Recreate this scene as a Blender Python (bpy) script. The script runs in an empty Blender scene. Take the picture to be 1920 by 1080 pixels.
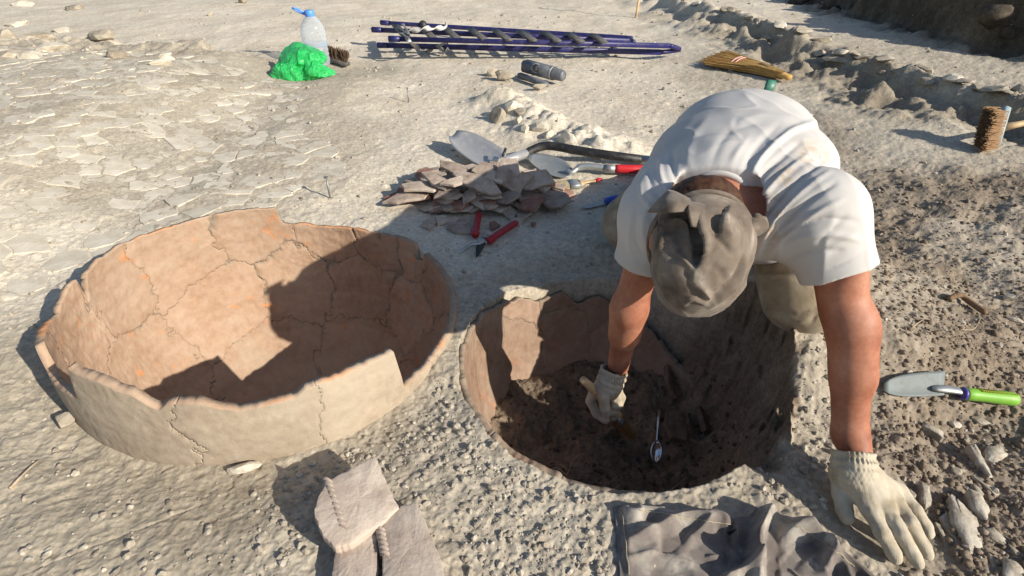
import bpy, bmesh, math, random
import numpy as np
from mathutils import Vector, Matrix, Euler

random.seed(7); rng = np.random.default_rng(7)
SC = bpy.context.scene
COL = SC.collection

# ------------------------------------------------------------------ camera
CAM_H, CAM_F, CAM_T = .9, 1050.0, math.radians(34)
cd = bpy.data.cameras.new('camera'); cam = bpy.data.objects.new('camera', cd); COL.objects.link(cam)
cam.location = (0, 0, CAM_H); cam.rotation_euler = (math.pi/2 - CAM_T, 0, 0)
cd.sensor_width = 36; cd.lens = 36*CAM_F/1920; cd.clip_start = .02; cd.clip_end = 400
SC.camera = cam
# ------------------------------------------------------------------ sky and sun
SUN_EL, SUN_AZ = math.radians(27), math.radians(124)     # azimuth clockwise from +Y
W = bpy.data.worlds.new('World'); SC.world = W; W.use_nodes = True
wn = W.node_tree; wn.nodes.clear()
sky = wn.nodes.new('ShaderNodeTexSky'); sky.sky_type = 'NISHITA'; sky.sun_disc = False
sky.sun_elevation = SUN_EL; sky.sun_rotation = SUN_AZ
bg = wn.nodes.new('ShaderNodeBackground'); bg.inputs[1].default_value = .085
wo = wn.nodes.new('ShaderNodeOutputWorld')
wn.links.new(sky.outputs[0], bg.inputs[0]); wn.links.new(bg.outputs[0], wo.inputs[0])
ld = bpy.data.lights.new('sun', 'SUN'); sun = bpy.data.objects.new('sun', ld); COL.objects.link(sun)
ld.energy = 4.6; ld.angle = math.radians(.55); ld.color = (1, .92, .79)
dv = Vector((-math.sin(SUN_AZ)*math.cos(SUN_EL), -math.cos(SUN_AZ)*math.cos(SUN_EL), -math.sin(SUN_EL)))
sun.rotation_euler = dv.to_track_quat('-Z', 'Y').to_euler(); sun.location = (4, -3, 4)
SC.view_settings.view_transform = 'Standard'; SC.view_settings.look = 'None'
SC.view_settings.gamma = 1; SC.view_settings.use_curve_mapping = False
SC.view_settings.exposure = .45
SC.render.engine = 'CYCLES'
SC.cycles.max_bounces = 6; SC.cycles.transparent_max_bounces = 8

# ------------------------------------------------------------------ helpers: places
_s, _c = math.sin(CAM_T), math.cos(CAM_T)
def G(x, y, z=0.0):
    """photo pixel -> point of the site at height z (survey of where things stand)"""
    u = (x-960)/CAM_F; t = (540-y)/CAM_F; D = (CAM_H-z)/(_s-t*_c)
    return Vector((u*D, D*(_c+t*_s), z))
def P(x, y, D):
    u = (x-960)/CAM_F; t = (540-y)/CAM_F
    return Vector((u*D, D*(_c+t*_s), CAM_H-D*(_s-t*_c)))
def pix(V):
    V = np.asarray(V); D = V[:, 1]*_c+(CAM_H-V[:, 2])*_s; v = V[:, 1]*_s-(CAM_H-V[:, 2])*_c
    return np.stack([960+CAM_F*V[:, 0]/D, 540-CAM_F*v/D], 1)

# ------------------------------------------------------------------ helpers: noise
def _h(ix, iy, seed):
    n = (ix.astype(np.int64)*374761393 + iy.astype(np.int64)*668265263 + seed*1442695041) & 0xffffffff
    n = ((n ^ (n >> 13))*1274126177) & 0xffffffff
    n = ((n ^ (n >> 16))*2246822519) & 0xffffffff
    return ((n ^ (n >> 15)) & 0xffffff)/float(0xffffff)
def vn(x, y, seed=0):
    ix, iy = np.floor(x), np.floor(y); fx, fy = x-ix, y-iy
    fx = fx*fx*fx*(fx*(fx*6-15)+10); fy = fy*fy*fy*(fy*(fy*6-15)+10)
    a, b = _h(ix, iy, seed), _h(ix+1, iy, seed); c, d = _h(ix, iy+1, seed), _h(ix+1, iy+1, seed)
    return (a+(b-a)*fx+(c-a)*fy+(a-b-c+d)*fx*fy)*2-1
def fbm(x, y, seed=0, o=4, g=.5):
    r = 0; a = 1
    for k in range(o):
        r = r+a*vn(x, y, seed+k*17); x, y = x*1.9*.8+y*1.9*.6+3.1, y*1.9*.8-x*1.9*.6+1.7; a *= g
    return r
def vn3(p, seed=0):
    return (vn(p[:, 0]+.37*p[:, 2], p[:, 1]-.71*p[:, 2]+9, seed)+vn(p[:, 1]+.29*p[:, 0], p[:, 2]+5, seed+5)+vn(p[:, 2]-.33*p[:, 1], p[:, 0]+2, seed+9))/1.7
def clods(x, y, s, seed, fill=.7, rmin=.2, rmax=.55, sq=.75):
    """domes of scattered lumps half sunk in the ground"""
    gx, gy = np.floor(x/s), np.floor(y/s); h = np.zeros_like(x)
    for i in (-1, 0, 1):
        for j in (-1, 0, 1):
            cx, cy = gx+i, gy+j
            px = (cx+_h(cx, cy, seed))*s; py = (cy+_h(cx, cy, seed+1))*s
            r = s*(rmin+(rmax-rmin)*_h(cx, cy, seed+2)**2); on = _h(cx, cy, seed+3) < fill
            st = .6+.8*_h(cx, cy, seed+4)
            d2 = ((x-px)*st)**2+((y-py)/st)**2
            h = np.maximum(h, np.where(on, np.sqrt(np.maximum(0, r*r-d2))*sq, 0))
    return h
def sst(a, b, x):
    t = np.clip((x-a)/(b-a), 0, 1); return t*t*(3-2*t)

# ------------------------------------------------------------------ helpers: meshes and objects
def npmesh(name, V, F, smooth=True):
    V = np.asarray(V, np.float32); me = bpy.data.meshes.new(name)
    if isinstance(F, np.ndarray):
        k = F.shape[1]; n = len(F)
        me.vertices.add(len(V)); me.vertices.foreach_set('co', V.ravel())
        me.loops.add(n*k); me.loops.foreach_set('vertex_index', F.astype(np.int32).ravel())
        me.polygons.add(n); me.polygons.foreach_set('loop_start', np.arange(0, n*k, k, dtype=np.int32))
        me.update(calc_edges=True)
    else:
        me.from_pydata([tuple(map(float, v)) for v in V], [], [tuple(int(i) for i in f) for f in F]); me.update()
    me.polygons.foreach_set('use_smooth', np.full(len(me.polygons), smooth)); me.update()
    return me
def link(name, me, m=None, parent=None, **props):
    o = bpy.data.objects.new(name, me); COL.objects.link(o)
    if m is not None and me is not None and not me.materials: me.materials.append(m)
    if parent is not None: o.parent = parent
    for k, v in props.items(): o[k] = v
    return o
def thing(name, loc, label, cat, group=None):
    o = bpy.data.objects.new(name, None); COL.objects.link(o); o.location = loc; o.empty_display_size = .05
    o['label'] = label; o['category'] = cat
    if group: o['group'] = group
    bpy.context.view_layer.update()
    return o
def tag(o, label, cat, group=None):
    o['label'] = label; o['category'] = cat
    if group: o['group'] = group
    return o
def part(name, V, F, m, root, smooth=True, **kw):
    """world-space vertices -> part of root (which sits unrotated at its base)"""
    V = np.asarray([tuple(v) for v in V], float) if not isinstance(V, np.ndarray) else V
    off = Vector((0, 0, 0)); r = root
    while r is not None: off += r.location; r = r.parent
    return link(name, npmesh(name, V-np.array(off), F, smooth), m, root, **kw)
def solo(name, V, F, m, label, cat, group=None, smooth=True):
    V = np.asarray([tuple(v) for v in V], float) if not isinstance(V, np.ndarray) else V
    c = V.mean(0); c[2] = V[:, 2].min()
    o = link(name, npmesh(name, V-c, F, smooth), m); o.location = Vector(c)
    return tag(o, label, cat, group)
def setattr_f(me, name, arr):
    a = me.attributes.new(name, 'FLOAT', 'POINT'); a.data.foreach_set('value', np.asarray(arr, np.float32))
def tube(pts, rad, n=10, cap=True, flat=1.0, up=None):
    pts = [Vector(p) for p in pts]; m = len(pts)
    rad = [rad]*m if np.isscalar(rad) else list(rad)
    V, F = [], []; prev = Vector(up) if up else None
    for i, p in enumerate(pts):
        d = (pts[min(i+1, m-1)]-pts[max(i-1, 0)]).normalized()
        if prev is None: prev = Vector((0, 0, 1)) if abs(d.z) < .9 else Vector((1, 0, 0))
        a = (prev-d*prev.dot(d)).normalized(); b = d.cross(a); prev = a
        for k in range(n):
            w = 2*math.pi*k/n; V.append(p+a*(math.cos(w)*rad[i]*flat)+b*(math.sin(w)*rad[i]))
    for i in range(m-1):
        for k in range(n):
            F.append((i*n+k, i*n+(k+1) % n, (i+1)*n+(k+1) % n, (i+1)*n+k))
    if cap:
        F.append(tuple(range(n-1, -1, -1))); F.append(tuple((m-1)*n+k for k in range(n)))
    return V, F
def bar(a, b, w, h, up=(0, 0, 1)):
    """square bar between two points"""
    a, b = Vector(a), Vector(b); d = (b-a).normalized(); u = Vector(up); u = (u-d*u.dot(d)).normalized(); s = d.cross(u)
    V = []
    bv = min(w, h)*.18
    for p in (a, b):
        for x, y in ((-w/2+bv, -h/2), (w/2-bv, -h/2), (w/2, -h/2+bv), (w/2, h/2-bv), (w/2-bv, h/2), (-w/2+bv, h/2), (-w/2, h/2-bv), (-w/2, -h/2+bv)):
            V.append(p+s*x+u*y)
    F = [(i, (i+1) % 8, 8+(i+1) % 8, 8+i) for i in range(8)]+[tuple(range(7, -1, -1)), tuple(range(8, 16))]
    return V, F
def join(*vf):
    V, F = [], []
    for v, f in vf:
        o = len(V); V += [Vector(p) for p in v]; F += [tuple(i+o for i in q) for q in f]
    return V, F
def revolve(prof, base, axis=(0, 0, 1), n=24, cap=True):
    """prof: (radius, distance along axis)"""
    d = Vector(axis).normalized(); base = Vector(base)
    return tube_prof(prof, base, d, n, cap)
def tube_prof(prof, base, d, n, cap):
    a = d.orthogonal().normalized(); b = d.cross(a); V, F = [], []
    for r, t in prof:
        for k in range(n):
            w = 2*math.pi*k/n; V.append(base+d*t+(a*math.cos(w)+b*math.sin(w))*r)
    for i in range(len(prof)-1):
        for k in range(n): F.append((i*n+k, i*n+(k+1) % n, (i+1)*n+(k+1) % n, (i+1)*n+k))
    if cap: F.append(tuple(range(n-1, -1, -1))); F.append(tuple((len(prof)-1)*n+k for k in range(n)))
    return V, F
def catmull(pts, k=6):
    pts = [Vector(p) for p in pts]; out = []
    for i in range(len(pts)-1):
        p0, p1, p2, p3 = pts[max(i-1, 0)], pts[i], pts[i+1], pts[min(i+2, len(pts)-1)]
        for j in range(k):
            t = j/k; out.append(.5*((2*p1)+(p2-p0)*t+(2*p0-5*p1+4*p2-p3)*t*t+(3*p1-p0-3*p2+p3)*t**3))
    return out+[pts[-1]]
# --- implicit surfaces
def cap_sdf(p, a, b, ra, rb=None):
    rb = ra if rb is None else rb; a = np.array(a, np.float32); b = np.array(b, np.float32)
    ab = b-a; t = np.clip(((p-a)@ab)/max(ab@ab, 1e-9), 0, 1)
    return np.linalg.norm(p-a-t[..., None]*ab, axis=-1)-(ra+(rb-ra)*t)
def ell_sdf(p, c, r, axes=None):
    q = p-np.array(c, np.float32)
    if axes is not None: q = q@np.array(axes, np.float32).T
    r = np.array(r, np.float32)
    k0 = np.linalg.norm(q/r, axis=-1); k1 = np.linalg.norm(q/(r*r), axis=-1)
    return k0*(k0-1)/np.maximum(k1, 1e-6)
def smin(a, b, k):
    h = np.clip(.5+.5*(b-a)/k, 0, 1); return b+(a-b)*h-k*h*(1-h)
def smax(a, b, k): return -smin(-a, -b, k)
def grid(lo, hi, st):
    ax = [np.arange(l, h+st, st, dtype=np.float32) for l, h in zip(lo, hi)]
    return np.stack(np.meshgrid(*ax, indexing='ij'), -1)
def nets(f, lo, st):
    """surface nets: signed field on a grid -> smooth quad mesh"""
    nx, ny, nz = f.shape; ins = f < 0
    acc = np.zeros((nx-1, ny-1, nz-1, 3), np.float32); cnt = np.zeros((nx-1, ny-1, nz-1), np.float32)
    cor = [(i, j, k) for i in (0, 1) for j in (0, 1) for k in (0, 1)]
    sl = lambda c: (slice(c[0], nx-1+c[0]), slice(c[1], ny-1+c[1]), slice(c[2], nz-1+c[2]))
    for a in cor:
        for d in range(3):
            if a[d]: continue
            b = list(a); b[d] = 1; b = tuple(b)
            fa, fb = f[sl(a)], f[sl(b)]; m = (fa < 0) != (fb < 0)
            t = np.where(m, fa/np.where(m, fa-fb, 1), 0)
            for e in range(3): acc[..., e] += np.where(m, a[e]+(t if e == d else 0), 0)
            cnt += m
    act = cnt > 0; idx = -np.ones(act.shape, np.int64); idx[act] = np.arange(act.sum())
    ii = np.stack(np.nonzero(act), 1)
    V = (acc[act]/cnt[act][:, None]+ii)*st+np.array(lo)
    Q = []
    for d in range(3):
        e1, e2 = [(1, 2), (2, 0), (0, 1)][d]
        lo_s = [slice(0, s) for s in f.shape]; hi_s = [slice(0, s) for s in f.shape]
        lo_s[d] = slice(0, f.shape[d]-1); hi_s[d] = slice(1, f.shape[d])
        m = ins[tuple(lo_s)] != ins[tuple(hi_s)]
        c = np.stack(np.nonzero(m), 1)
        ok = (c[:, e1] > 0) & (c[:, e2] > 0) & (c[:, e1] < f.shape[e1]-1) & (c[:, e2] < f.shape[e2]-1); c = c[ok]
        def at(o1, o2):
            k = c.copy(); k[:, e1] -= o1; k[:, e2] -= o2; return idx[k[:, 0], k[:, 1], k[:, 2]]
        q = np.stack([at(1, 1), at(0, 1), at(0, 0), at(1, 0)], 1)
        fl = ~ins[c[:, 0], c[:, 1], c[:, 2]]; q[fl] = q[fl][:, ::-1]
        Q.append(q)
    Q = np.concatenate(Q); Q = Q[(Q >= 0).all(1)]
    return V, Q
def vnormals(V, Q):
    n = np.cross(V[Q[:, 2]]-V[Q[:, 0]], V[Q[:, 3]]-V[Q[:, 1]]); N = np.zeros_like(V)
    for k in range(4): np.add.at(N, Q[:, k], n)
    return N/np.maximum(np.linalg.norm(N, axis=1), 1e-12)[:, None]
def relax(V, Q, it=3, lam=.5):
    for _ in range(it):
        S = np.zeros_like(V); C = np.zeros(len(V))
        for k in range(4):
            np.add.at(S, Q[:, k], V[Q[:, (k+1) % 4]]+V[Q[:, k-1]]); np.add.at(C, Q[:, k], 2)
        V = V+(S/np.maximum(C, 1)[:, None]-V)*lam
    return V
def dline(p2, line):
    """2-D distance of points to a polyline and the parameter along it"""
    best = np.full(len(p2), 1e9); par = np.zeros(len(p2)); side = np.zeros(len(p2)); L = len(line)-1
    for i in range(L):
        a, b = np.array(line[i], float), np.array(line[i+1], float); ab = b-a
        t = np.clip(((p2-a)@ab)/(ab@ab), 0, 1); q = p2-a-t[:, None]*ab; d = np.hypot(q[:, 0], q[:, 1])
        m = d < best; best[m] = d[m]; par[m] = (i+t[m])/L
        side[m] = np.sign(ab[0]*q[m, 1]-ab[1]*q[m, 0])
    return best, par, side
def creases(V, N, folds, view):
    """cloth creases: (photo polyline, width px, height m); only the faces turned to the observer carry them"""
    p2 = pix(V); facing = sst(-.15, .25, (N*view).sum(1)); off = np.zeros(len(V))
    for line, w, a in folds:
        line = [(q.x, q.y) for q in catmull([(x, y, 0) for x, y in line], 5)]
        d, t, s = dline(p2, line)
        off += a*(.45*np.exp(-(d/w)**2)+.55*np.maximum(0, 1-d/(1.7*w))**1.4)*np.clip(4*t*(1-t)+.2, 0, 1)
    return V+N*(off*facing)[:, None]

# ------------------------------------------------------------------ materials
def nt(name):
    m = bpy.data.materials.new(name); m.use_nodes = True; t = m.node_tree
    return m, t, t.nodes['Principled BSDF']
def nd(t, typ, **kw):
    n = t.nodes.new(typ)
    for k, v in kw.items():
        if k.startswith('i_'): n.inputs[k[2:].replace('_', ' ')].default_value = v
        else: setattr(n, k, v)
    return n
def noise_node(t, scale, detail=6, rough=.6, vec=None, dist=0):
    n = nd(t, 'ShaderNodeTexNoise'); n.inputs['Scale'].default_value = scale; n.inputs['Detail'].default_value = detail
    n.inputs['Roughness'].default_value = rough; n.inputs['Distortion'].default_value = dist
    if vec is not None: t.links.new(vec, n.inputs['Vector'])
    return n
def ramp(t, fac, stops):
    r = nd(t, 'ShaderNodeValToRGB'); e = r.color_ramp.elements
    while len(e) < len(stops): e.new(.5)
    for el, (p, c) in zip(e, stops):
        el.position = p; el.color = (*c, 1) if len(c) == 3 else c
    t.links.new(fac, r.inputs[0]); return r.outputs[0]
def mixc(t, fac, a, b, mode='MIX'):
    n = nd(t, 'ShaderNodeMix', data_type='RGBA', blend_type=mode)
    for sock, v in ((n.inputs[0], fac), (n.inputs[6], a), (n.inputs[7], b)):
        if hasattr(v, 'is_linked'): t.links.new(v, sock)
        elif isinstance(v, (int, float)): sock.default_value = v
        else: sock.default_value = (*v, 1)
    return n.outputs[2]
def mth(t, op, a, b=0.0, clamp=False):
    n = nd(t, 'ShaderNodeMath', operation=op, use_clamp=clamp)
    for i, v in enumerate((a, b)):
        if hasattr(v, 'is_linked'): t.links.new(v, n.inputs[i])
        else: n.inputs[i].default_value = v
    return n.outputs[0]
def bump(t, b, h, strength=.4, dist=.002):
    n = nd(t, 'ShaderNodeBump'); n.inputs['Strength'].default_value = strength; n.inputs['Distance'].default_value = dist
    t.links.new(h, n.inputs['Height']); t.links.new(n.outputs[0], b.inputs['Normal']); return n
def mat(name, stops, scale=20, rough=.85, bs=.4, bscale=120, bd=.002, metal=0, var=0, obj=True, detail=7, spec=.3):
    m, t, b = nt(name); tc = nd(t, 'ShaderNodeTexCoord'); v = tc.outputs['Object'] if obj else nd(t, 'ShaderNodeNewGeometry').outputs['Position']
    n = noise_node(t, scale, detail, .62, v); c = ramp(t, n.outputs['Fac'], stops)
    if var:
        oi = nd(t, 'ShaderNodeObjectInfo'); hs = nd(t, 'ShaderNodeHueSaturation')
        t.links.new(mth(t, 'ADD', mth(t, 'MULTIPLY', oi.outputs['Random'], var), 1-var/2), hs.inputs['Value']); t.links.new(c, hs.inputs['Color']); c = hs.outputs[0]
    t.links.new(c, b.inputs['Base Color']); b.inputs['Roughness'].default_value = rough; b.inputs['Metallic'].default_value = metal
    b.inputs['Specular IOR Level'].default_value = spec
    if bs:
        n2 = noise_node(t, bscale, 6, .65, v); bump(t, b, n2.outputs['Fac'], bs, bd)
    return m
def plain(name, c, rough=.5, metal=0, dirt=.15, scale=30, dc=(.35, .31, .25)):
    """painted or moulded surface with some dust"""
    m, t, b = nt(name); v = nd(t, 'ShaderNodeTexCoord').outputs['Object']
    n = noise_node(t, scale, 8, .7, v); f = ramp(t, n.outputs['Fac'], [(.48, (0, 0, 0)), (.75, (1, 1, 1))])
    f2 = mth(t, 'MULTIPLY', f, dirt*3, True)
    t.links.new(mixc(t, f2, c, dc), b.inputs['Base Color'])
    t.links.new(mth(t, 'ADD', mth(t, 'MULTIPLY', f2, .4), rough, True), b.inputs['Roughness'])
    b.inputs['Metallic'].default_value = metal
    return m
# ================================================================== THE GROUND
PC = np.array([.25, 1.05]); PRX, PRY = .388, .405          # dug pit round the sunken jar
JC = np.array([-.62, 1.19])                                 # standing jar
def poly_sd(x, y, pts):
    d, t, s = dline(np.stack([x, y], 1), pts); return d*s, t
LEDGE = [(3.0, 1.3), (2.55, 2.35), (2.3, 2.9), (2.13, 3.55), (2.03, 4.15), (1.92, 5.3), (1.7, 6.6), (1.4, 8.5)]
BANK = [(4.2, 1.8), (3.3, 3.2), (3.05, 4.1), (3.0, 5.0), (3.1, 5.9), (3.0, 7.0), (2.2, 9.0), (.8, 11.5), (-4, 14), (-30, 22)]
LLEDGE = [(-1.7, 3.95), (-2.2, 4.15), (-2.7, 4.2), (-3.4, 4.45), (-4.2, 4.5), (-6, 4.7)]
def pit_rho(x, y):
    dx, dy = x-PC[0], y-PC[1]; a = np.arctan2(dy, dx)
    n = .025*np.sin(3*a+1)+.018*np.sin(5*a+.4)
    earth = sst(.95, .55, np.abs(np.arctan2(np.sin(a+.1), np.cos(a+.1))))     # 1 on the side with bare earth
    wob = vn(np.cos(a)*4+7, np.sin(a)*4, 31)*.03+fbm(x*20, y*20, 37, 3)*.035+fbm(x*65, y*65, 39, 3)*.02
    return np.hypot(dx/PRX, dy/PRY)/(1+(n+wob)*(.25+.75*earth)+.07*earth), a, earth
def hbase(x, y):
    x = np.asarray(x, float); y = np.asarray(y, float)
    z = .025*vn(x*.9, y*.9, 3)*sst(1.6, 3.5, np.hypot(x, y-.9))+.05*sst(2.5, 9, y)*vn(x*.35, y*.35, 8)
    rj_ = np.hypot(x-JC[0], y-JC[1]); z = z-.030*np.exp(-((rj_-.48)/.13)**2)*sst(1.05, .85, y)
    # step of rock on the right, spoil bank behind it
    n = .07*fbm(x*3, y*3, 21, 4)
    d, t = poly_sd(x, y, LEDGE); d = -d+n
    z = z+.085*sst(-.05, .06, d)+.04*np.exp(-((d-.06)/.07)**2)*(.5+.9*vn(x*6, y*6, 5))
    z = z+.05*sst(-.5, -.06, d)*sst(.06, -.02, d)*vn(x*5, y*5, 15)
    d, t = poly_sd(x, y, BANK); d = -d+.16*fbm(x*2.2, y*2.2, 33, 5)
    z = z+(.37+.08*vn(x*1.3, y*1.3, 41))*sst(-.04, .2, d)+.16*sst(.1, 1.6, d)+.05*sst(.1, .5, d)*fbm(x*4, y*4, 45, 4)
    # rock lip at the upper left
    d, t = poly_sd(x, y, LLEDGE); d = d+.14*fbm(x*3, y*3, 51, 4)
    z = z+(.13*sst(-.05, .1, d)*sst(-1.2, -2.0, x)+.05*sst(.25, 1.0, d))*sst(.2, -1.4, x)
    # ground falls a little towards the sherd pile and rises to the right
    z = z+.05*sst(1.0, 2.0, x)
    # trodden hump beside the pit that carries the worker's knee
    z = z+.105*sst(.50, .66, x)*sst(1.35, .85, x)*sst(.78, 1.02, y)*sst(1.75, 1.2, y)
    # raised stone setting behind the tools
    d, t, s = dline(np.stack([x.ravel(), y.ravel()], 1), [(-.05, 3.12), (.16, 2.72), (.42, 2.42)]); d = d.reshape(x.shape)
    z = z+.085*np.exp(-(d/.15)**2)*(1+.4*vn(x*7, y*7, 19))
    return z
def hground(x, y):
    z = hbase(x, y)
    rho, a, earth = pit_rho(x, y)
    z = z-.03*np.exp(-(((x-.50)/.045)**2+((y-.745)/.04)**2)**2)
    floor = -.305+.025*vn(x*9, y*9, 61)+.05*sst(.5, .85, rho)*earth
    wall_e = sst(.70, 1.02, rho)
    prof = (1-earth)*sst(.965, .985, rho)+earth*(.62*sst(.74, .955, rho)+.38*sst(.935, .985, rho))
    # trampled lip sloping into the pit at the back
    lip = sst(1.45, 1.0, rho)*np.exp(-((a-1.75)/.75)**2)*.05
    z = np.where(rho < 1.6, (z-lip)*prof+floor*(1-prof), z)
    r = np.hypot(x-JC[0], y-JC[1])
    return np.where(r < .469, np.where(r > .463, z*sst(.463, .469, r)-.5*(1-sst(.463, .469, r)), -.5), z)

NU, NVr = 860, 900
v = np.exp(np.linspace(math.log(.33), math.log(13), NVr))
ys = np.concatenate([np.linspace(-14, -1, 10), np.linspace(-.8, .31, 14), v, np.exp(np.linspace(math.log(13.6), math.log(120), 24))])
uu = np.linspace(-1.12, 1.12, NU); ex = 1.12*np.exp(np.linspace(.06, 4.2, 22))
us = np.concatenate([-ex[::-1], uu, ex])
Y = np.repeat(ys[:, None], len(us), 1); X = us[None, :]*np.where(Y > 0, .95*Y+.46, .46)
x, y = X.ravel(), Y.ravel()
Z = hground(x, y)
near = y < 14
# zones
ln = fbm(x*1.6, y*1.6, 71, 4)*.22
soil = sst(-.06, .16, x-.70-.10*np.clip(y-.9, -1, 1)+ln*.5)*sst(2.35, 1.75, y-.12*x+ln)
soil = soil*(.62+.38*sst(-.75, -.05, fbm(x*2.2+y*1.2, y*2.6-x*2.2, 73, 3)))
sp2 = np.exp(-(((x-1.25)/.42)**2+((y-2.75)/.55)**2)); soil = np.maximum(soil, .75*sst(.2, .8, sp2+ln))
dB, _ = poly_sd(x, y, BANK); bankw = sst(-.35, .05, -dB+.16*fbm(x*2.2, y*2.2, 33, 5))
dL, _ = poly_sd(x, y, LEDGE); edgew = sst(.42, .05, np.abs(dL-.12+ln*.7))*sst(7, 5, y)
rho, ang, earth = pit_rho(x, y)
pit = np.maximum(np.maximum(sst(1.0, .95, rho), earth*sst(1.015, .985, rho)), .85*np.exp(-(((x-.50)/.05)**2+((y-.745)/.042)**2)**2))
grav = sst(-.55, -.2, x+ln)*sst(1.55, 1.1, y+ln*.6)*(1-soil)
grav = np.maximum(grav, .8*sst(1.5, 1.15, rho)*(1-soil))
grav = np.maximum(grav, .75*sst(.9, 1.6, x+ln)*sst(1.6, 2.3, y)*sst(5.5, 4.0, y)*(1-soil))
silt = sst(-.25, -.5, x+ln)*sst(1.35, 1.0, y+ln*.5)*sst(.0, .6, 1-soil)
flag = sst(-.5, -.95, x+ln*.8)*sst(1.3, 1.6, y+.35*x+.3)
fine = fbm(x*60, y*60, 81, 4)
mic = .0014*fine+.0018*fbm(x*14, y*14, 85, 4)
mic = mic+grav*.6*(.35*clods(x, y, .030, 91, .03)+.16*clods(x, y, .013, 95, .25)+.22*clods(x+.3, y, .0075, 99, .7)+.0022*np.abs(fbm(x*42, y*42, 97, 4))+.0028*fbm(x*110, y*110, 98, 2)+.004*fbm(x*30, y*30, 87, 3))
grav0 = grav*sst(2.2, 1.6, y)
mic = mic+soil*(.42*clods(x, y, .042, 101, .3, .12, .5)+.58*clods(x, y, .021, 105, .75)+.8*clods(x, y+.2, .0105, 109, .85)+.012*fbm(x*9, y*9, 111, 4))
sx, sy = x*.82+y*.57, -x*.57+y*.82
mic = mic+silt*.75*(.0012*(1-np.abs(fbm(sx*12, sy*34, 121, 3)))**3+.0022*fbm(x*16, y*16, 123, 4)+.3*clods(x, y, .03, 125, .02)+.3*clods(x, y, .011, 127, .07)+.0012*np.abs(fbm(sx*30, sy*55, 126, 4))-.003*sst(.95, 1, 1-np.abs(vn(sx*6+fine*.2, sy*9, 129))))
pale = (1-np.clip(grav+soil+silt, 0, 1))
mic = mic+pale*(.35*clods(x, y, .07, 131, .08, .1, .4)+.4*clods(x, y, .03, 133, .14)+.4*clods(x, y, .014, 135, .3)+.008*fbm(x*3, y*3, 137, 3))
mic = mic+(bankw+edgew*.8)*(.05*fbm(x*7, y*7, 141, 5)+.6*clods(x, y, .16, 143, .6, .15, .5)+.6*clods(x, y, .08, 145, .6))
dC = dline(np.stack([x, y], 1), [(-.05, 3.12), (.16, 2.72), (.42, 2.42)])[0]; crust = np.exp(-(dC/.15)**2)+.9*np.exp(-((dline(np.stack([x, y], 1), LLEDGE)[0]-.08)/.35)**2)*sst(-1.5, -2.3, x)
mic = mic+crust*(.022*fbm(x*11, y*11, 161, 5)+.3*clods(x, y, .10, 163, .4, .15, .5, .6)+.4*clods(x, y, .05, 165, .6))
mic = mic+pit*(.8*clods(x, y, .028, 151, .6)+.8*clods(x, y, .014, 153, .8)+.008*fbm(x*25, y*25, 155, 3)+earth*(.034*fbm(x*11, y*11, 157, 5)+.55*clods(x, y, .04, 159, .5)))
rj = np.hypot(x-JC[0], y-JC[1]); hand = np.exp(-(((x-.67)/.09)**2+((y-.60)/.09)**2)**2)
Z = Z+np.where(near, mic, 0)*(.18+.82*sst(1.26, 1.13, np.abs(X.ravel()/np.where(Y.ravel() > 0, .95*Y.ravel()+.46, .46)))*sst(.22, .34, y))*sst(.455, .49, rj)*(1-.75*hand)
Z = Z-.012*hand
GZ = Z.reshape(Y.shape)
nr, ncol = Y.shape
ii = np.arange(nr*ncol).reshape(nr, ncol)
FQ = np.stack([ii[:-1, :-1], ii[:-1, 1:], ii[1:, 1:], ii[1:, :-1]], -1).reshape(-1, 4)

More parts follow.
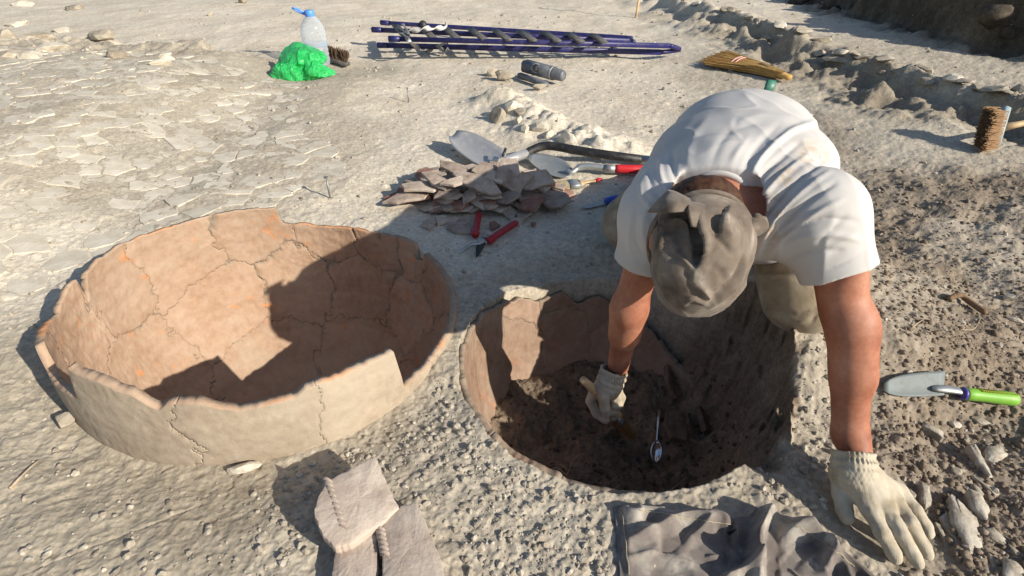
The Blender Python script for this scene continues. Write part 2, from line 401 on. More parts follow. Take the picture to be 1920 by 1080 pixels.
def ground_material():
    m, t, b = nt('dig ground'); pos = nd(t, 'ShaderNodeNewGeometry').outputs['Position']
    at = lambda n: nd(t, 'ShaderNodeAttribute', attribute_name=n).outputs['Fac']
    n1 = noise_node(t, 2.3, 8, .6, pos).outputs['Fac']; n2 = noise_node(t, 26, 8, .65, pos).outputs['Fac']; n3 = noise_node(t, 170, 5, .7, pos).outputs['Fac']
    mixn = mth(t, 'ADD', mth(t, 'MULTIPLY', n1, .45), mth(t, 'ADD', mth(t, 'MULTIPLY', n2, .33), mth(t, 'MULTIPLY', n3, .25)))
    c = ramp(t, mixn, [(.34, (.39, .325, .24)), (.46, (.56, .495, .395)), (.57, (.625, .565, .465)), (.7, (.69, .635, .54))])
    gr = ramp(t, mixn, [(.36, (.26, .22, .165)), (.48, (.385, .34, .272)), (.6, (.465, .418, .34)), (.7, (.54, .495, .415))])
    si = ramp(t, mixn, [(.36, (.25, .205, .15)), (.48, (.36, .312, .24)), (.62, (.43, .38, .30)), (.74, (.51, .46, .38))])
    so = ramp(t, mixn, [(.38, (.17, .134, .098)), (.5, (.235, .19, .143)), (.6, (.29, .243, .19)), (.71, (.38, .33, .265))])
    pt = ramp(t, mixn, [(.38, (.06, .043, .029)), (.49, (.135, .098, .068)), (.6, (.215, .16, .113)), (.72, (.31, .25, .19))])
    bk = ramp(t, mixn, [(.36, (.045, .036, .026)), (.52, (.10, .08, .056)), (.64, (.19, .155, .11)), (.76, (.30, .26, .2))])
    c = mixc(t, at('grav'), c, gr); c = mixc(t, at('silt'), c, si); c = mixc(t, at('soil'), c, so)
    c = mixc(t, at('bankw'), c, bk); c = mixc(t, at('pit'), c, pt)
    vo = nd(t, 'ShaderNodeTexVoronoi'); vo.inputs['Scale'].default_value = 110; t.links.new(pos, vo.inputs['Vector'])
    sep = nd(t, 'ShaderNodeSeparateColor'); t.links.new(vo.outputs['Color'], sep.inputs[0])
    spk = mth(t, 'ADD', mth(t, 'MULTIPLY', sep.outputs[0], .5), .75)
    cc = nd(t, 'ShaderNodeCombineColor')
    for k in range(3): t.links.new(spk, cc.inputs[k])
    c = mixc(t, .6, c, cc.outputs[0], 'MULTIPLY')
    t.links.new(c, b.inputs['Base Color']); b.inputs['Roughness'].default_value = .95; b.inputs['Specular IOR Level'].default_value = .15
    h = mth(t, 'ADD', mth(t, 'MULTIPLY', n3, .6), mth(t, 'MULTIPLY', vo.outputs['Distance'], .5))
    bump(t, b, h, .55, .004)
    return m
M = {}
M['ground'] = ground_material()
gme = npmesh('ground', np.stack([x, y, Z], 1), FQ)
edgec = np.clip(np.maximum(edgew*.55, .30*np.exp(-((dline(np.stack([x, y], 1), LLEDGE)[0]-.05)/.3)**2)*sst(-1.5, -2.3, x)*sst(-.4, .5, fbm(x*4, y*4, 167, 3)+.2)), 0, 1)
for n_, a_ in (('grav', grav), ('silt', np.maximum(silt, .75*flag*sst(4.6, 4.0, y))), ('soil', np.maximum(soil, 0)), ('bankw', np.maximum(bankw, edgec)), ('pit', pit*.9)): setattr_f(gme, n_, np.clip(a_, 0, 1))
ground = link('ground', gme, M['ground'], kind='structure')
lys = np.log(np.maximum(ys, .01))
def zg(px, py):
    """height of the finished ground sheet"""
    i = np.clip(np.searchsorted(ys, py)-1, 0, len(ys)-2); w = .95*py+.46 if py > 0 else .46
    j = np.clip(np.searchsorted(us, px/w)-1, 0, len(us)-2)
    return float(GZ[i:i+2, j:j+2].mean())
def gz(px, py, r=.02):
    return float(np.mean([zg(px+a*r, py+b_*r) for a, b_ in ((0, 0), (1, 0), (-1, 0), (0, 1), (0, -1))]))
def on(px_, py_, lift=0.0):
    """photo pixel -> point on the ground sheet"""
    z = 0.0
    for _ in range(8):
        g = G(px_, py_, z); z = .5*z+.5*gz(g.x, g.y)
    return Vector((g.x, g.y, gz(g.x, g.y)+lift))

# ------------------------------------------------------------------ stones
M['stone'] = mat('pale limestone', [(.3, (.44, .385, .30)), (.5, (.565, .515, .425)), (.7, (.65, .60, .51))], 14, .9, .5, 70, .004, var=.2)
M['stone_d'] = mat('weathered stone', [(.3, (.23, .19, .14)), (.5, (.38, .33, .26)), (.7, (.52, .47, .38))], 16, .9, .6, 60, .004, var=.3)
M['soil_crumbs'] = mat('brown soil crumbs', [(.3, (.115, .088, .062)), (.5, (.205, .16, .118)), (.68, (.30, .245, .19)), (.78, (.45, .4, .33))], 30, .95, .4, 200, .002)
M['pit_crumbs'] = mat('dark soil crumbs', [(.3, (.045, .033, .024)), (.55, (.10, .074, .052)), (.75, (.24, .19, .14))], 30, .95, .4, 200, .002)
M['gravel'] = mat('gravel bits', [(.3, (.2, .165, .125)), (.5, (.36, .32, .26)), (.7, (.58, .54, .46))], 45, .92, .3, 200, .002)
def clip_poly(poly, n, d):
    out = []
    for i in range(len(poly)):
        a, b_ = poly[i], poly[(i+1) % len(poly)]; da, db = a[0]*n[0]+a[1]*n[1]-d, b_[0]*n[0]+b_[1]*n[1]-d
        if da <= 0: out.append(a)
        if da*db < 0: t = da/(da-db); out.append((a[0]+(b_[0]-a[0])*t, a[1]+(b_[1]-a[1])*t))
    return out
def slab_mesh(poly, h, tilt=(0, 0), inset=.12, rough=.06, sub=2, bottom=.03):
    """flat broken stone: uneven outline, worn upper edge, slightly bulging top"""
    pts = []; n = len(poly); cx = sum(p[0] for p in poly)/n; cy = sum(p[1] for p in poly)/n
    R = math.sqrt(sum((p[0]-cx)**2+(p[1]-cy)**2 for p in poly)/n)
    for i in range(n):
        a, b_ = poly[i], poly[(i+1) % n]
        for k in range(sub):
            t = k/sub; j = R*rough
            pts.append((a[0]+(b_[0]-a[0])*t+random.uniform(-j, j), a[1]+(b_[1]-a[1])*t+random.uniform(-j, j)))
    m = len(pts); V = []
    zz = lambda p, z: z+tilt[0]*(p[0]-cx)+tilt[1]*(p[1]-cy)
    for s_, z in ((1.04, -bottom), (1.0, h*.55), (1-inset*.5, h*.92), (1-inset*1.6, h)):
        for p in pts:
            q = (cx+(p[0]-cx)*s_, cy+(p[1]-cy)*s_); V.append((q[0], q[1], zz(q, z+random.uniform(-.06, .06)*h)))
    V.append((cx, cy, zz((cx, cy), h*1.05)))
    F = []
    for r in range(3):
        for k in range(m): F.append((r*m+k, r*m+(k+1) % m, (r+1)*m+(k+1) % m, (r+1)*m+k))
    for k in range(m): F.append((3*m+k, 3*m+(k+1) % m, 4*m))
    return V, F
ICO = None
def rock_mesh(sx, sy, sz, seed, fac=.35, sub=2):
    bm = bmesh.new(); bmesh.ops.create_icosphere(bm, subdivisions=sub, radius=1)
    rr = random.Random(seed); pl = [(Vector((rr.gauss(0, 1), rr.gauss(0, 1), rr.gauss(0, 1))).normalized(), rr.uniform(.42, .85)) for _ in range(15)]
    for v_ in bm.verts:
        p = v_.co.copy()
        for n_, d in pl:
            e = p.dot(n_)-d
            if e > 0: p -= n_*e*.97
        p += Vector((rr.gauss(0, 1), rr.gauss(0, 1), rr.gauss(0, 1)))*.018
        v_.co = Vector((p.x*sx, p.y*sy, p.z*sz))
    V = [v_.co.copy() for v_ in bm.verts]; F = [[v_.index for v_ in f.verts] for f in bm.faces]; bm.free(); return V, F
def rock(px_, py_, w, d, h, rot, label, seed, m='stone', group='loose rocks on the dig floor', sink=.25, tilt=0, name='rock', smooth=False):
    p = on(px_, py_); V, F = rock_mesh(w/2, d/2, h/2, seed)
    R = Euler((tilt, 0, rot)).to_matrix(); V = [R@q+p+Vector((0, 0, h*(.5-sink))) for q in V]
    return solo(name, V, F, M[m], label, 'rock', group, smooth)

# split limestone bedding on the left: every piece lies on its own
def bedding():
    area = [(-.78, 1.86), (-1.06, 1.55), (-1.22, 1.22), (-2.2, 1.15), (-4.2, 2.2), (-4.2, 4.05), (-2.5, 3.95), (-1.25, 3.4), (-.95, 2.6), (-.62, 2.2)]
    def inside(p):
        c = False
        for i in range(len(area)):
            a, b_ = area[i], area[i-1]
            if (a[1] > p[1]) != (b_[1] > p[1]) and p[0] < (b_[0]-a[0])*(p[1]-a[1])/(b_[1]-a[1])+a[0]: c = not c
        return c
    pts = []; rr = random.Random(11); n_try = 0
    for _ in range(60000):
        p = (rr.uniform(-4.2, -.55), rr.uniform(1.1, 4.1))
        dmin = rr.choice((.042, .05, .075, .10, .15))*(1+.16*(p[1]-1.5))
        if all((p[0]-q[0])**2+(p[1]-q[1])**2 > min(dmin, q[2])**2 and (p[0]-q[0])**2+(p[1]-q[1])**2 > (.55*max(dmin, q[2]))**2 for q in pts): pts.append((*p, dmin))
        if len(pts) > 1150: break
    A = np.array(pts); rot = .45; ca, sa = math.cos(rot), math.sin(rot); st = 1.0
    S = np.stack([(A[:, 0]*ca+A[:, 1]*sa)/st, (-A[:, 0]*sa+A[:, 1]*ca)*st], 1)
    cells = []
    for i in range(len(S)):
        if not inside(A[i]): continue
        p = S[i]; L = .3; poly = [(p[0]-L, p[1]-L), (p[0]+L, p[1]-L), (p[0]+L, p[1]+L), (p[0]-L, p[1]+L)]
        d2 = ((S-p)**2).sum(1); od = np.argsort(d2)[1:22]
        for j in od:
            n_ = S[j]-p; mid = (S[j]+p)/2; poly = clip_poly(poly, n_, n_@mid)
            if len(poly) < 3: break
        if len(poly) < 3: continue
        poly = [(q[0]*st*ca-q[1]/st*sa, q[0]*st*sa+q[1]/st*ca) for q in poly]
        ar = abs(sum(poly[k][0]*poly[k-1][1]-poly[k-1][0]*poly[k][1] for k in range(len(poly))))/2
        if ar > .07: continue
        cells.append((ar, poly))
    out = []
    for ar, poly in cells:
        cx = sum(p[0] for p in poly)/len(poly); cy = sum(p[1] for p in poly)/len(poly)
        if rr.random() < .22: continue
        g = .0012+rr.random()**2*.003; R = math.sqrt(ar/3.14); k = 1-g/R*1.3
        if k < .4: continue
        poly = [(cx+(p[0]-cx)*k, cy+(p[1]-cy)*k) for p in poly]
        if math.hypot(cx-JC[0], cy-JC[1]) < .53+R*1.4: continue
        e = .04; gx, gy = [float(q) for q in ((hbase([cx+e], [cy])-hbase([cx-e], [cy]))[0]/(2*e), (hbase([cx], [cy+e])-hbase([cx], [cy-e]))[0]/(2*e))]
        tl = (gx*.9+rr.gauss(0, .008), gy*.9+rr.gauss(0, .008))
        V, F = slab_mesh(poly, .0003+rr.random()**3*.0022, tl, .016, .08, 2 if R < .05 else 3)
        z = gz(cx, cy, R*.6)+rr.uniform(-.002, .0015)
        out.append((R/math.hypot(cx, cy, .9)**2*(1 if abs(cx) < .80*cy+.25 else .01), (cx, cy, z), [(a-cx, b_-cy, c_) for a, b_, c_ in V], F))
    out.sort(key=lambda q: -q[0])
    for w_, c_, V, F in out[:285]:
        o = link('flagstone', npmesh('flagstone', V, F, False), M['stone'], ground); o.location = c_
    V, F = join(*[([Vector(q)+Vector(c_) for q in V], F) for w_, c_, V, F in out[285:]])
    link('stone_fragments', npmesh('stone_fragments', V, F, False), M['stone'], ground, kind='stuff')
bedding()

def gravel():
    """loose bits strewn over the ground, nobody could count them"""
    protos = []
    for s_ in range(14):
        bm = bmesh.new(); bmesh.ops.create_icosphere(bm, subdivisions=1, radius=1); rr = random.Random(s_)
        k = Vector((1, rr.uniform(.6, .95), rr.uniform(.4, .8)))
        V = np.array([[c_*k[i]*rr.uniform(.72, 1.1) for i, c_ in enumerate(v_.co)] for v_ in bm.verts]); F = np.array([[v_.index for v_ in f.verts] for f in bm.faces]); bm.free(); protos.append((V, F))
    rr = np.random.default_rng(3); VV, FF, n = [], [], 0
    N = 110000; u = rr.uniform(-1.1, 1.1, N); yy = np.exp(rr.uniform(math.log(.4), math.log(6.5), N)); xx = u*(.95*yy+.46)
    l2 = fbm(xx*1.6, yy*1.6, 71, 4)*.22
    so = sst(-.06, .16, xx-.70-.10*np.clip(yy-.9, -1, 1)+l2*.5)*sst(2.5, 1.75, yy+l2); gr = sst(-.55, -.2, xx+l2)*sst(1.6, 1.1, yy)
    rho, a, ea = pit_rho(xx, yy); inp = rho < .9
    pr = .10+.75*so+.65*gr; pr = np.where(inp, .5, pr); pr[(np.hypot(xx-JC[0], yy-JC[1]) < .5)] = 0; pr[(rho > .86) & (rho < 1.02)] = 0
    pr[(np.abs(xx-.66) < .085) & (np.abs(yy-.60) < .1)] = 0; pr[(xx > .16) & (xx < .60) & (yy < .655-.28*np.maximum(0, xx-.42)-.5*np.maximum(0, xx-.52))] = 0; pr[(xx > -.36) & (xx < -.08) & (yy < .70)] *= .25
    keep = np.nonzero(rr.random(N) < pr*.40)[0]; sets = {'gravel': [[], [], 0], 'soil_crumbs': [[], [], 0], 'pit_crumbs': [[], [], 0]}
    for i in keep:
        V, F = protos[rr.integers(14)]; r = (.0022+.0085*rr.random()**4)*(1+.35*max(0, yy[i]-1.2)); a_ = rr.uniform(0, 6.28)
        c_, s_ = math.cos(a_), math.sin(a_); q = V*r; z = zg(xx[i], yy[i])
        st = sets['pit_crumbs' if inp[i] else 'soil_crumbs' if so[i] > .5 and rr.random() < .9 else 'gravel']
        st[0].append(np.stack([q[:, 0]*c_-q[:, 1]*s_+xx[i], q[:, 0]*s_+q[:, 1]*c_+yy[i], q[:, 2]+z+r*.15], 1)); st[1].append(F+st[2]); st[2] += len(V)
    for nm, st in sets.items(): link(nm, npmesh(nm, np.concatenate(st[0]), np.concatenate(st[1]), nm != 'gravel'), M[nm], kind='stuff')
gravel()
# ================================================================== POTTERY
def pot_material(name, inner, outer, spot):
    m, t, b = nt(name); pos = nd(t, 'ShaderNodeNewGeometry').outputs['Position']
    at = lambda n: nd(t, 'ShaderNodeAttribute', attribute_name=n).outputs['Fac']
    n1 = noise_node(t, 5, 6, .6, pos).outputs['Fac']; n2 = noise_node(t, 42, 8, .68, pos).outputs['Fac']; n3 = noise_node(t, 260, 4, .7, pos).outputs['Fac']
    k = mth(t, 'ADD', mth(t, 'MULTIPLY', n1, .5), mth(t, 'MULTIPLY', n2, .5))
    ci = ramp(t, k, [(.36, inner[0]), (.5, inner[1]), (.64, inner[2])]); co = ramp(t, k, [(.36, outer[0]), (.5, outer[1]), (.64, outer[2])])
    sp = ramp(t, noise_node(t, 9, 5, .75, pos, .6).outputs['Fac'], [(.6, (0, 0, 0)), (.67, (1, 1, 1))])
    ci = mixc(t, mth(t, 'MULTIPLY', sp, .75), ci, spot)
    c = mixc(t, at('inner'), co, ci)
    c = mixc(t, at('fresh'), c, spot)
    du = ramp(t, noise_node(t, 3.1, 6, .7, pos, .3).outputs['Fac'], [(.5, (0, 0, 0)), (.72, (1, 1, 1))])
    c = mixc(t, mth(t, 'MULTIPLY', du, .6), c, (.43, .365, .285))
    ck = mth(t, 'MULTIPLY', at('crack'), mth(t, 'ADD', mth(t, 'MULTIPLY', n2, 1.2), .25), True)
    c = mixc(t, ck, c, (.26, .215, .165))
    oi = nd(t, 'ShaderNodeObjectInfo'); hs = nd(t, 'ShaderNodeHueSaturation'); t.links.new(c, hs.inputs['Color'])
    t.links.new(mth(t, 'ADD', mth(t, 'MULTIPLY', oi.outputs['Random'], .16), .92), hs.inputs['Value'])
    t.links.new(hs.outputs[0], b.inputs['Base Color']); b.inputs['Roughness'].default_value = .92; b.inputs['Specular IOR Level'].default_value = .15
    h = mth(t, 'ADD', mth(t, 'MULTIPLY', n3, .35), mth(t, 'MULTIPLY', n2, .8)); bump(t, b, h, .5, .004)
    return m
M['jar'] = pot_material('fired clay', [(.315, .20, .13), (.395, .272, .19), (.445, .33, .245)], [(.28, .225, .17), (.36, .295, .225), (.41, .35, .275)], (.60, .24, .085))
M['jar_low'] = pot_material('red fired clay', [(.225, .145, .10), (.295, .2, .145), (.365, .265, .20)], [(.3, .24, .19), (.36, .3, .24), (.42, .36, .29)], (.47, .17, .085))

def vessel(root, cx, cy, prof, ztop, th0, th1, N, Mz, zbot, wall, seeds, material, rx=1.0, ry=1.0, rimdirt=0.0, name='wall_sherd', zlow=None, seed0=200):
    """thick pottery wall broken along cracks; every sherd between cracks is an object"""
    th = np.radians(np.linspace(th0, th1, N)); full = abs(th1-th0) >= 359.9
    if full: th = th[:-1]; N -= 1
    zt = np.array([ztop(math.degrees(a)) for a in th]); zb = np.full(N, zbot) if zlow is None else np.array([zlow(math.degrees(a)) for a in th])
    s = np.linspace(0, 1, Mz)
    Zc = zb[:, None]+(zt-zb)[:, None]*s[None, :]; TH = np.repeat(th[:, None], Mz, 1)
    R = np.interp(Zc, [p[0] for p in prof], [p[1] for p in prof])
    flat = lambda a: a.ravel()
    u_, v_ = flat(np.degrees(TH)), flat(Zc)
    # arc length along the profile so cracks keep their width on the bowl's floor
    pl = np.array(prof); al = np.concatenate([[0], np.cumsum(np.hypot(np.diff(pl[:, 0]), np.diff(pl[:, 1])))]); v_ = np.interp(v_, pl[:, 0], al-np.interp(0, pl[:, 0], al))
    Rr = flat(R); scale = .46*math.pi/180
    wx = .022*fbm(np.cos(flat(TH))*9+v_*14, np.sin(flat(TH))*9-v_*9, seed0, 4)+.006*fbm(np.cos(flat(TH))*50+v_*70, np.sin(flat(TH))*50, seed0+3, 3)
    wy = .018*fbm(np.cos(flat(TH))*9-v_*12, np.sin(flat(TH))*9+v_*14, seed0+7, 4)+.005*fbm(np.cos(flat(TH))*55, np.sin(flat(TH))*55+v_*70, seed0+5, 3)
    best = np.full(len(u_), 9.); sec = np.full(len(u_), 9.); lab = np.zeros(len(u_), int)
    for i, (a, z, *k) in enumerate(seeds):
        du = (u_-a+180) % 360-180; k = k[0] if k else 1.0
        d = np.hypot(du*scale*np.maximum(Rr/.46, .25)+wx, (v_-z)*1.15+wy)/k
        n_ = d < best; sec = np.where(n_, best, np.minimum(sec, d)); best = np.where(n_, d, best); lab[n_] = i
    e = (sec-best)/2
    wid = .0011+.006*np.clip(fbm(np.cos(flat(TH))*5+v_*8, np.sin(flat(TH))*5, seed0+11, 3), 0, 1)
    vis = sst(-.35, .25, fbm(np.cos(flat(TH))*6-v_*9, np.sin(flat(TH))*6+v_*5, seed0+12, 3))
    crack = np.exp(-(e/wid)**2)*(.25+.75*vis)
    rel = .0012*fbm(flat(TH)*11, v_*26, seed0+13, 4)+.0009*fbm(flat(TH)*50, v_*110, seed0+17, 3)+.0005*np.sin(v_*150+.8*fbm(flat(TH)*4, v_*6, seed0+4))
    shift = np.array([random.uniform(-.0009, .0009) for _ in seeds])[lab]
    Ri = Rr-wall/2+.0055*crack+rel+shift; Ro = Rr+wall/2-.004*crack+rel*.6+shift
    rimr = np.repeat((s > .999)[None, :], N, 0).ravel()
    CI = lambda r, z: np.stack([cx+np.cos(flat(TH))*r*rx, cy+np.sin(flat(TH))*r*ry, z], 1)
    VI = CI(Ri, flat(Zc)); VO = CI(Ro, flat(Zc)-np.where(rimr, .002+.002*np.abs(fbm(flat(TH)*22, v_, seed0+19, 2)), 0))
    L = lab.reshape(N, Mz); id_ = np.arange(N*Mz).reshape(N, Mz)
    na = N if full else N-1
    ia = np.arange(na); ib = (ia+1) % N
    cell = np.stack([id_[ia][:, :-1], id_[ib][:, :-1], id_[ib][:, 1:], id_[ia][:, 1:]], -1)      # na,Mz-1,4
    CL = L[ia][:, :-1]
    off = Vector(root.location)
    for i in range(len(seeds)):
        msk = CL == i
        if msk.sum() < 6: continue
        q = cell[msk]; F = [q[:, ::-1], q+N*Mz]
        # border walls
        pad = np.zeros((na+2, Mz+1), bool); pad[1:-1, 1:-1] = msk
        if full: pad[0, 1:-1] = msk[-1]; pad[-1, 1:-1] = msk[0]
        for sh, (p_, r_) in (((0, 1), (2, 3)), ((0, -1), (0, 1)), ((1, 0), (1, 2)), ((-1, 0), (3, 0))):
            nb = np.roll(pad, (-sh[0], -sh[1]), (0, 1))[1:-1, 1:-1]; w_ = cell[msk & ~nb]
            if len(w_): F.append(np.stack([w_[:, p_], w_[:, r_], w_[:, r_]+N*Mz, w_[:, p_]+N*Mz], 1))
        nside = [len(f) for f in F]; F = np.concatenate(F)
        used, inv = np.unique(F, return_inverse=True); VV = np.concatenate([VI, VO])[used]
        me = npmesh(name, VV-np.array(off), inv.reshape(F.shape)); 
        setattr_f(me, 'inner', np.where(np.concatenate([rimr, rimr])[used], .35, (used < N*Mz).astype(float))); setattr_f(me, 'crack', np.maximum(np.concatenate([crack, crack]), np.concatenate([rimr, rimr])*rimdirt)[used])
        fr = np.concatenate([rimr, rimr])*np.concatenate([.1+.5*sst(.15, .5, fbm(flat(TH)*3, v_*0, seed0+23, 2))]*2); setattr_f(me, 'fresh', fr[used])
        
        link(name, me, material, root)

RIM = sorted([(-162, .125), (-173, .147), (-175.5, .147), (-176.5, .07), (-178, .09), (-179.9, .142), (178, .142), (173, .149), (162, .151), (152, .144), (138, .131), (122, .124), (107.6, .112), (106.2, .053), (89, .031), (67, .027), (66, .002), (65, .03), (56, .036), (47, .039), (46, -.015), (42, -.01), (40, .024), (26, .019), (8, .012), (-4, .025), (-16, .026), (-34, .021), (-36.5, .02), (-38, .135), (-49, .142), (-61, .148), (-64, .134), (-76, .134), (-84, .163), (-91, .160), (-93, .152), (-98, .178), (-106, .198), (-114.5, .207), (-116, .13), (-127, .117), (-135, .118), (-138, .165), (-150, .145)])
def rim_top(a):
    a = (a+180) % 360-180
    zs = float(np.interp(a, [p[0] for p in RIM], [p[1] for p in RIM], period=360))
    n = np.array([a*.45]); return zs+.0030*float(fbm(n*.5, n*0+3, 5, 3)[0])+.0008*float(vn(np.array([a*1.1]), np.array([2.]), 6)[0])
jar = thing('storage_jar', (JC[0], JC[1], 0), 'huge broken clay storage jar standing out of the ground with its jagged rim', 'jar')
JPROF = [(-.46, .02), (-.455, .10), (-.43, .20), (-.38, .29), (-.30, .37), (-.2, .428), (-.1, .455), (0, .466), (.08, .466), (.15, .461), (.25, .452)]
JSEEDS = [(148, .04, 1.15), (118, .05), (88, -.005), (66, .0), (50, .0), (30, -.05, 1.1), (-4, -.05, 1.1), (-45, .03, 1.25), (-72, .05), (-110, .05, 1.2), (-138, .02), (-166, .03, 1.1), (172, .03),
          (138, -.17, 1.2), (105, -.15, 1.1), (76, -.16, 1.1), (46, -.18), (12, -.2, 1.2), (-35, -.22, 1.2), (-80, -.24, 1.2), (-125, -.24, 1.2), (178, -.2, 1.1), (128, -.40, 1.1), (70, -.41), (5, -.42), (-70, -.42, 1.1), (-150, -.42, 1.1)]
vessel(jar, JC[0], JC[1], JPROF, rim_top, -180, 180, 721, 120, -.458, .017, JSEEDS, M['jar'])

# lower jar still sunk in the pit: wall only where it survives
low = thing('sunken_jar', (PC[0], PC[1], -.32), 'reddish lower part of a clay jar still sunk in the pit under the worker', 'jar')
LPROF = [(-.33, .72), (-.30, .79), (-.24, .87), (-.16, .925), (-.08, .955), (0, .968), (.1, .975)]
LTOP = [(20, -.285), (34, -.25), (48, -.225), (60, -.17), (74, -.13), (86, -.10), (97, -.12), (106, -.075), (118, -.085), (128, -.05), (140, -.03), (158, -.012), (176, -.004), (200, -.012), (225, -.010), (255, -.016), (280, -.025), (300, -.06), (318, -.12), (332, -.2)]
def low_top(a):
    n = np.array([a*.5]); return float(np.interp(a, [p[0] for p in LTOP], [p[1] for p in LTOP]))+.007*float(fbm(n*.5, n*0+8, 15, 3)[0])
LSEEDS = [(205, -.05), (178, -.08, 1.1), (150, -.06), (128, -.05), (104, -.06), (80, -.1), (56, -.13), (32, -.2), (232, -.06), (262, -.06), (290, -.1), (315, -.2),
          (190, -.25), (160, -.22), (132, -.21), (104, -.22), (76, -.24), (50, -.26), (222, -.24), (255, -.25), (288, -.25), (325, -.3)]
vessel(low, PC[0], PC[1], LPROF, low_top, 20, 332, 420, 60, -.33, .042, LSEEDS, M['jar_low'], rx=PRX, ry=PRY, seed0=260, rimdirt=.9)
# ================================================================== THE WORKER
def cloth_mat(name, stops, scale, weave, wrough=.95, bs=.25):
    m, t, b = nt(name); pos = nd(t, 'ShaderNodeNewGeometry').outputs['Position']
    n = noise_node(t, scale, 7, .62, pos, .4); c = ramp(t, n.outputs['Fac'], stops)
    t.links.new(c, b.inputs['Base Color']); b.inputs['Roughness'].default_value = wrough; b.inputs['Specular IOR Level'].default_value = .15
    b.inputs['Sheen Weight'].default_value = .15
    n2 = noise_node(t, weave, 3, .7, pos); bump(t, b, n2.outputs['Fac'], bs, .0012); return m
def shirt_mat():
    m, t, b = nt('white cotton jersey'); pos = nd(t, 'ShaderNodeNewGeometry').outputs['Position']
    n = noise_node(t, 5, 6, .6, pos).outputs['Fac']; c = ramp(t, n, [(.35, (.50, .485, .47)), (.6, (.57, .555, .54))])
    st = nd(t, 'ShaderNodeAttribute', attribute_name='stain').outputs['Fac']
    n2 = noise_node(t, 38, 6, .7, pos, .8).outputs['Fac']
    c = mixc(t, mth(t, 'MULTIPLY', st, ramp(t, n2, [(.4, (.15, .15, .15)), (.62, (1, 1, 1))]), True), c, (.42, .32, .22))
    t.links.new(c, b.inputs['Base Color']); b.inputs['Roughness'].default_value = .95; b.inputs['Specular IOR Level'].default_value = .1
    n3 = noise_node(t, 900, 2, .6, pos).outputs['Fac']; bump(t, b, n3, .12, .001)
    b.inputs['Subsurface Weight'].default_value = .08; b.inputs['Subsurface Radius'].default_value = (.004, .004, .004); b.inputs['Subsurface Scale'].default_value = 1
    return m
def skin_mat():
    m, t, b = nt('tanned skin'); pos = nd(t, 'ShaderNodeNewGeometry').outputs['Position']
    n = noise_node(t, 16, 6, .6, pos).outputs['Fac']; c = ramp(t, n, [(.33, (.295, .112, .066)), (.46, (.375, .155, .094)), (.56, (.42, .184, .114)), (.68, (.475, .228, .15))])
    n2 = noise_node(t, 130, 5, .7, pos).outputs['Fac']; c = mixc(t, .22, c, ramp(t, n2, [(.4, (.5, .4, .35)), (.6, (1, 1, 1))]), 'MULTIPLY')
    t.links.new(c, b.inputs['Base Color']); b.inputs['Roughness'].default_value = .56; b.inputs['Specular IOR Level'].default_value = .32
    b.inputs['Subsurface Weight'].default_value = .12; b.inputs['Subsurface Radius'].default_value = (.012, .005, .003); b.inputs['Subsurface Scale'].default_value = .6
    n3 = noise_node(t, 420, 4, .7, pos).outputs['Fac']; bump(t, b, n3, .22, .001); return m
def knit_mat():
    m, t, b = nt('cotton knit glove'); pos = nd(t, 'ShaderNodeNewGeometry').outputs['Position']
    n = noise_node(t, 22, 7, .65, pos).outputs['Fac']; c = ramp(t, n, [(.36, (.38, .32, .23)), (.5, (.55, .49, .385)), (.66, (.63, .575, .47))])
    row = nd(t, 'ShaderNodeAttribute', attribute_name='row').outputs['Fac']; row2 = nd(t, 'ShaderNodeAttribute', attribute_name='rib').outputs['Fac']
    w1 = mth(t, 'SINE', mth(t, 'MULTIPLY', row, 3600)); w2 = mth(t, 'SINE', mth(t, 'MULTIPLY', row2, 3600))
    h = mth(t, 'MULTIPLY', mth(t, 'ADD', w1, 1), mth(t, 'ADD', w2, 1.2)); hh = mth(t, 'MULTIPLY', h, .2)
    c = mixc(t, mth(t, 'MULTIPLY', hh, .35, True), mixc(t, .35, c, (.3, .25, .18)), c)
    t.links.new(c, b.inputs['Base Color']); b.inputs['Roughness'].default_value = .95; b.inputs['Specular IOR Level'].default_value = .1
    bump(t, b, hh, .4, .001); return m
M['skin'] = skin_mat(); M['shirt'] = shirt_mat(); M['knit'] = knit_mat()
M['trouser'] = cloth_mat('khaki work trousers', [(.34, (.17, .132, .085)), (.48, (.28, .228, .158)), (.62, (.40, .345, .26))], 9, 700)
M['scarf'] = cloth_mat('faded grey brown cloth', [(.34, (.09, .069, .052)), (.46, (.15, .12, .095)), (.57, (.205, .17, .138)), (.67, (.33, .285, .235))], 15, 600)
M['hair_and_shade'] = mat('dark hair', [(.3, (.035, .014, .008)), (.7, (.10, .045, .022))], 60, .6, .5, 600)
M['boot'] = mat('dusty boot', [(.3, (.06, .045, .03)), (.7, (.14, .11, .08))], 20, .85, .3, 200)
SOFT = .5

HIP, MID, CHEST = np.array([.612, 1.46, .395]), np.array([.528, 1.235, .415]), np.array([.44, 1.05, .405])
SHL, SHR = np.array([.546, .905, .447]), np.array([.286, .99, .405])
ELL, ELR = np.array([.611, .80, .285]), np.array([.256, .985, .190])
WRL, WRR = np.array([.633, .716, .085]), np.array([.268, 1.062, -.06])
HEAD = np.array([.333, .868, .388])
ax_side = np.array([.957, -.29, .06]); ax_side /= np.linalg.norm(ax_side)
crown = np.array([-.10, -.86, -.30]); crown -= ax_side*(crown@ax_side)*.6; crown /= np.linalg.norm(crown)
hs = np.cross(crown, [0, .25, -1.]); hs /= np.linalg.norm(hs); face = np.cross(hs, crown); face /= np.linalg.norm(face)
if face[2] > 0: face = -face
if hs[0] < 0: hs = -hs
HA = np.stack([hs, face, crown])                                     # rows: side, face, crown
def hp(s_, f_, c_): return HEAD+hs*s_+face*f_+crown*c_
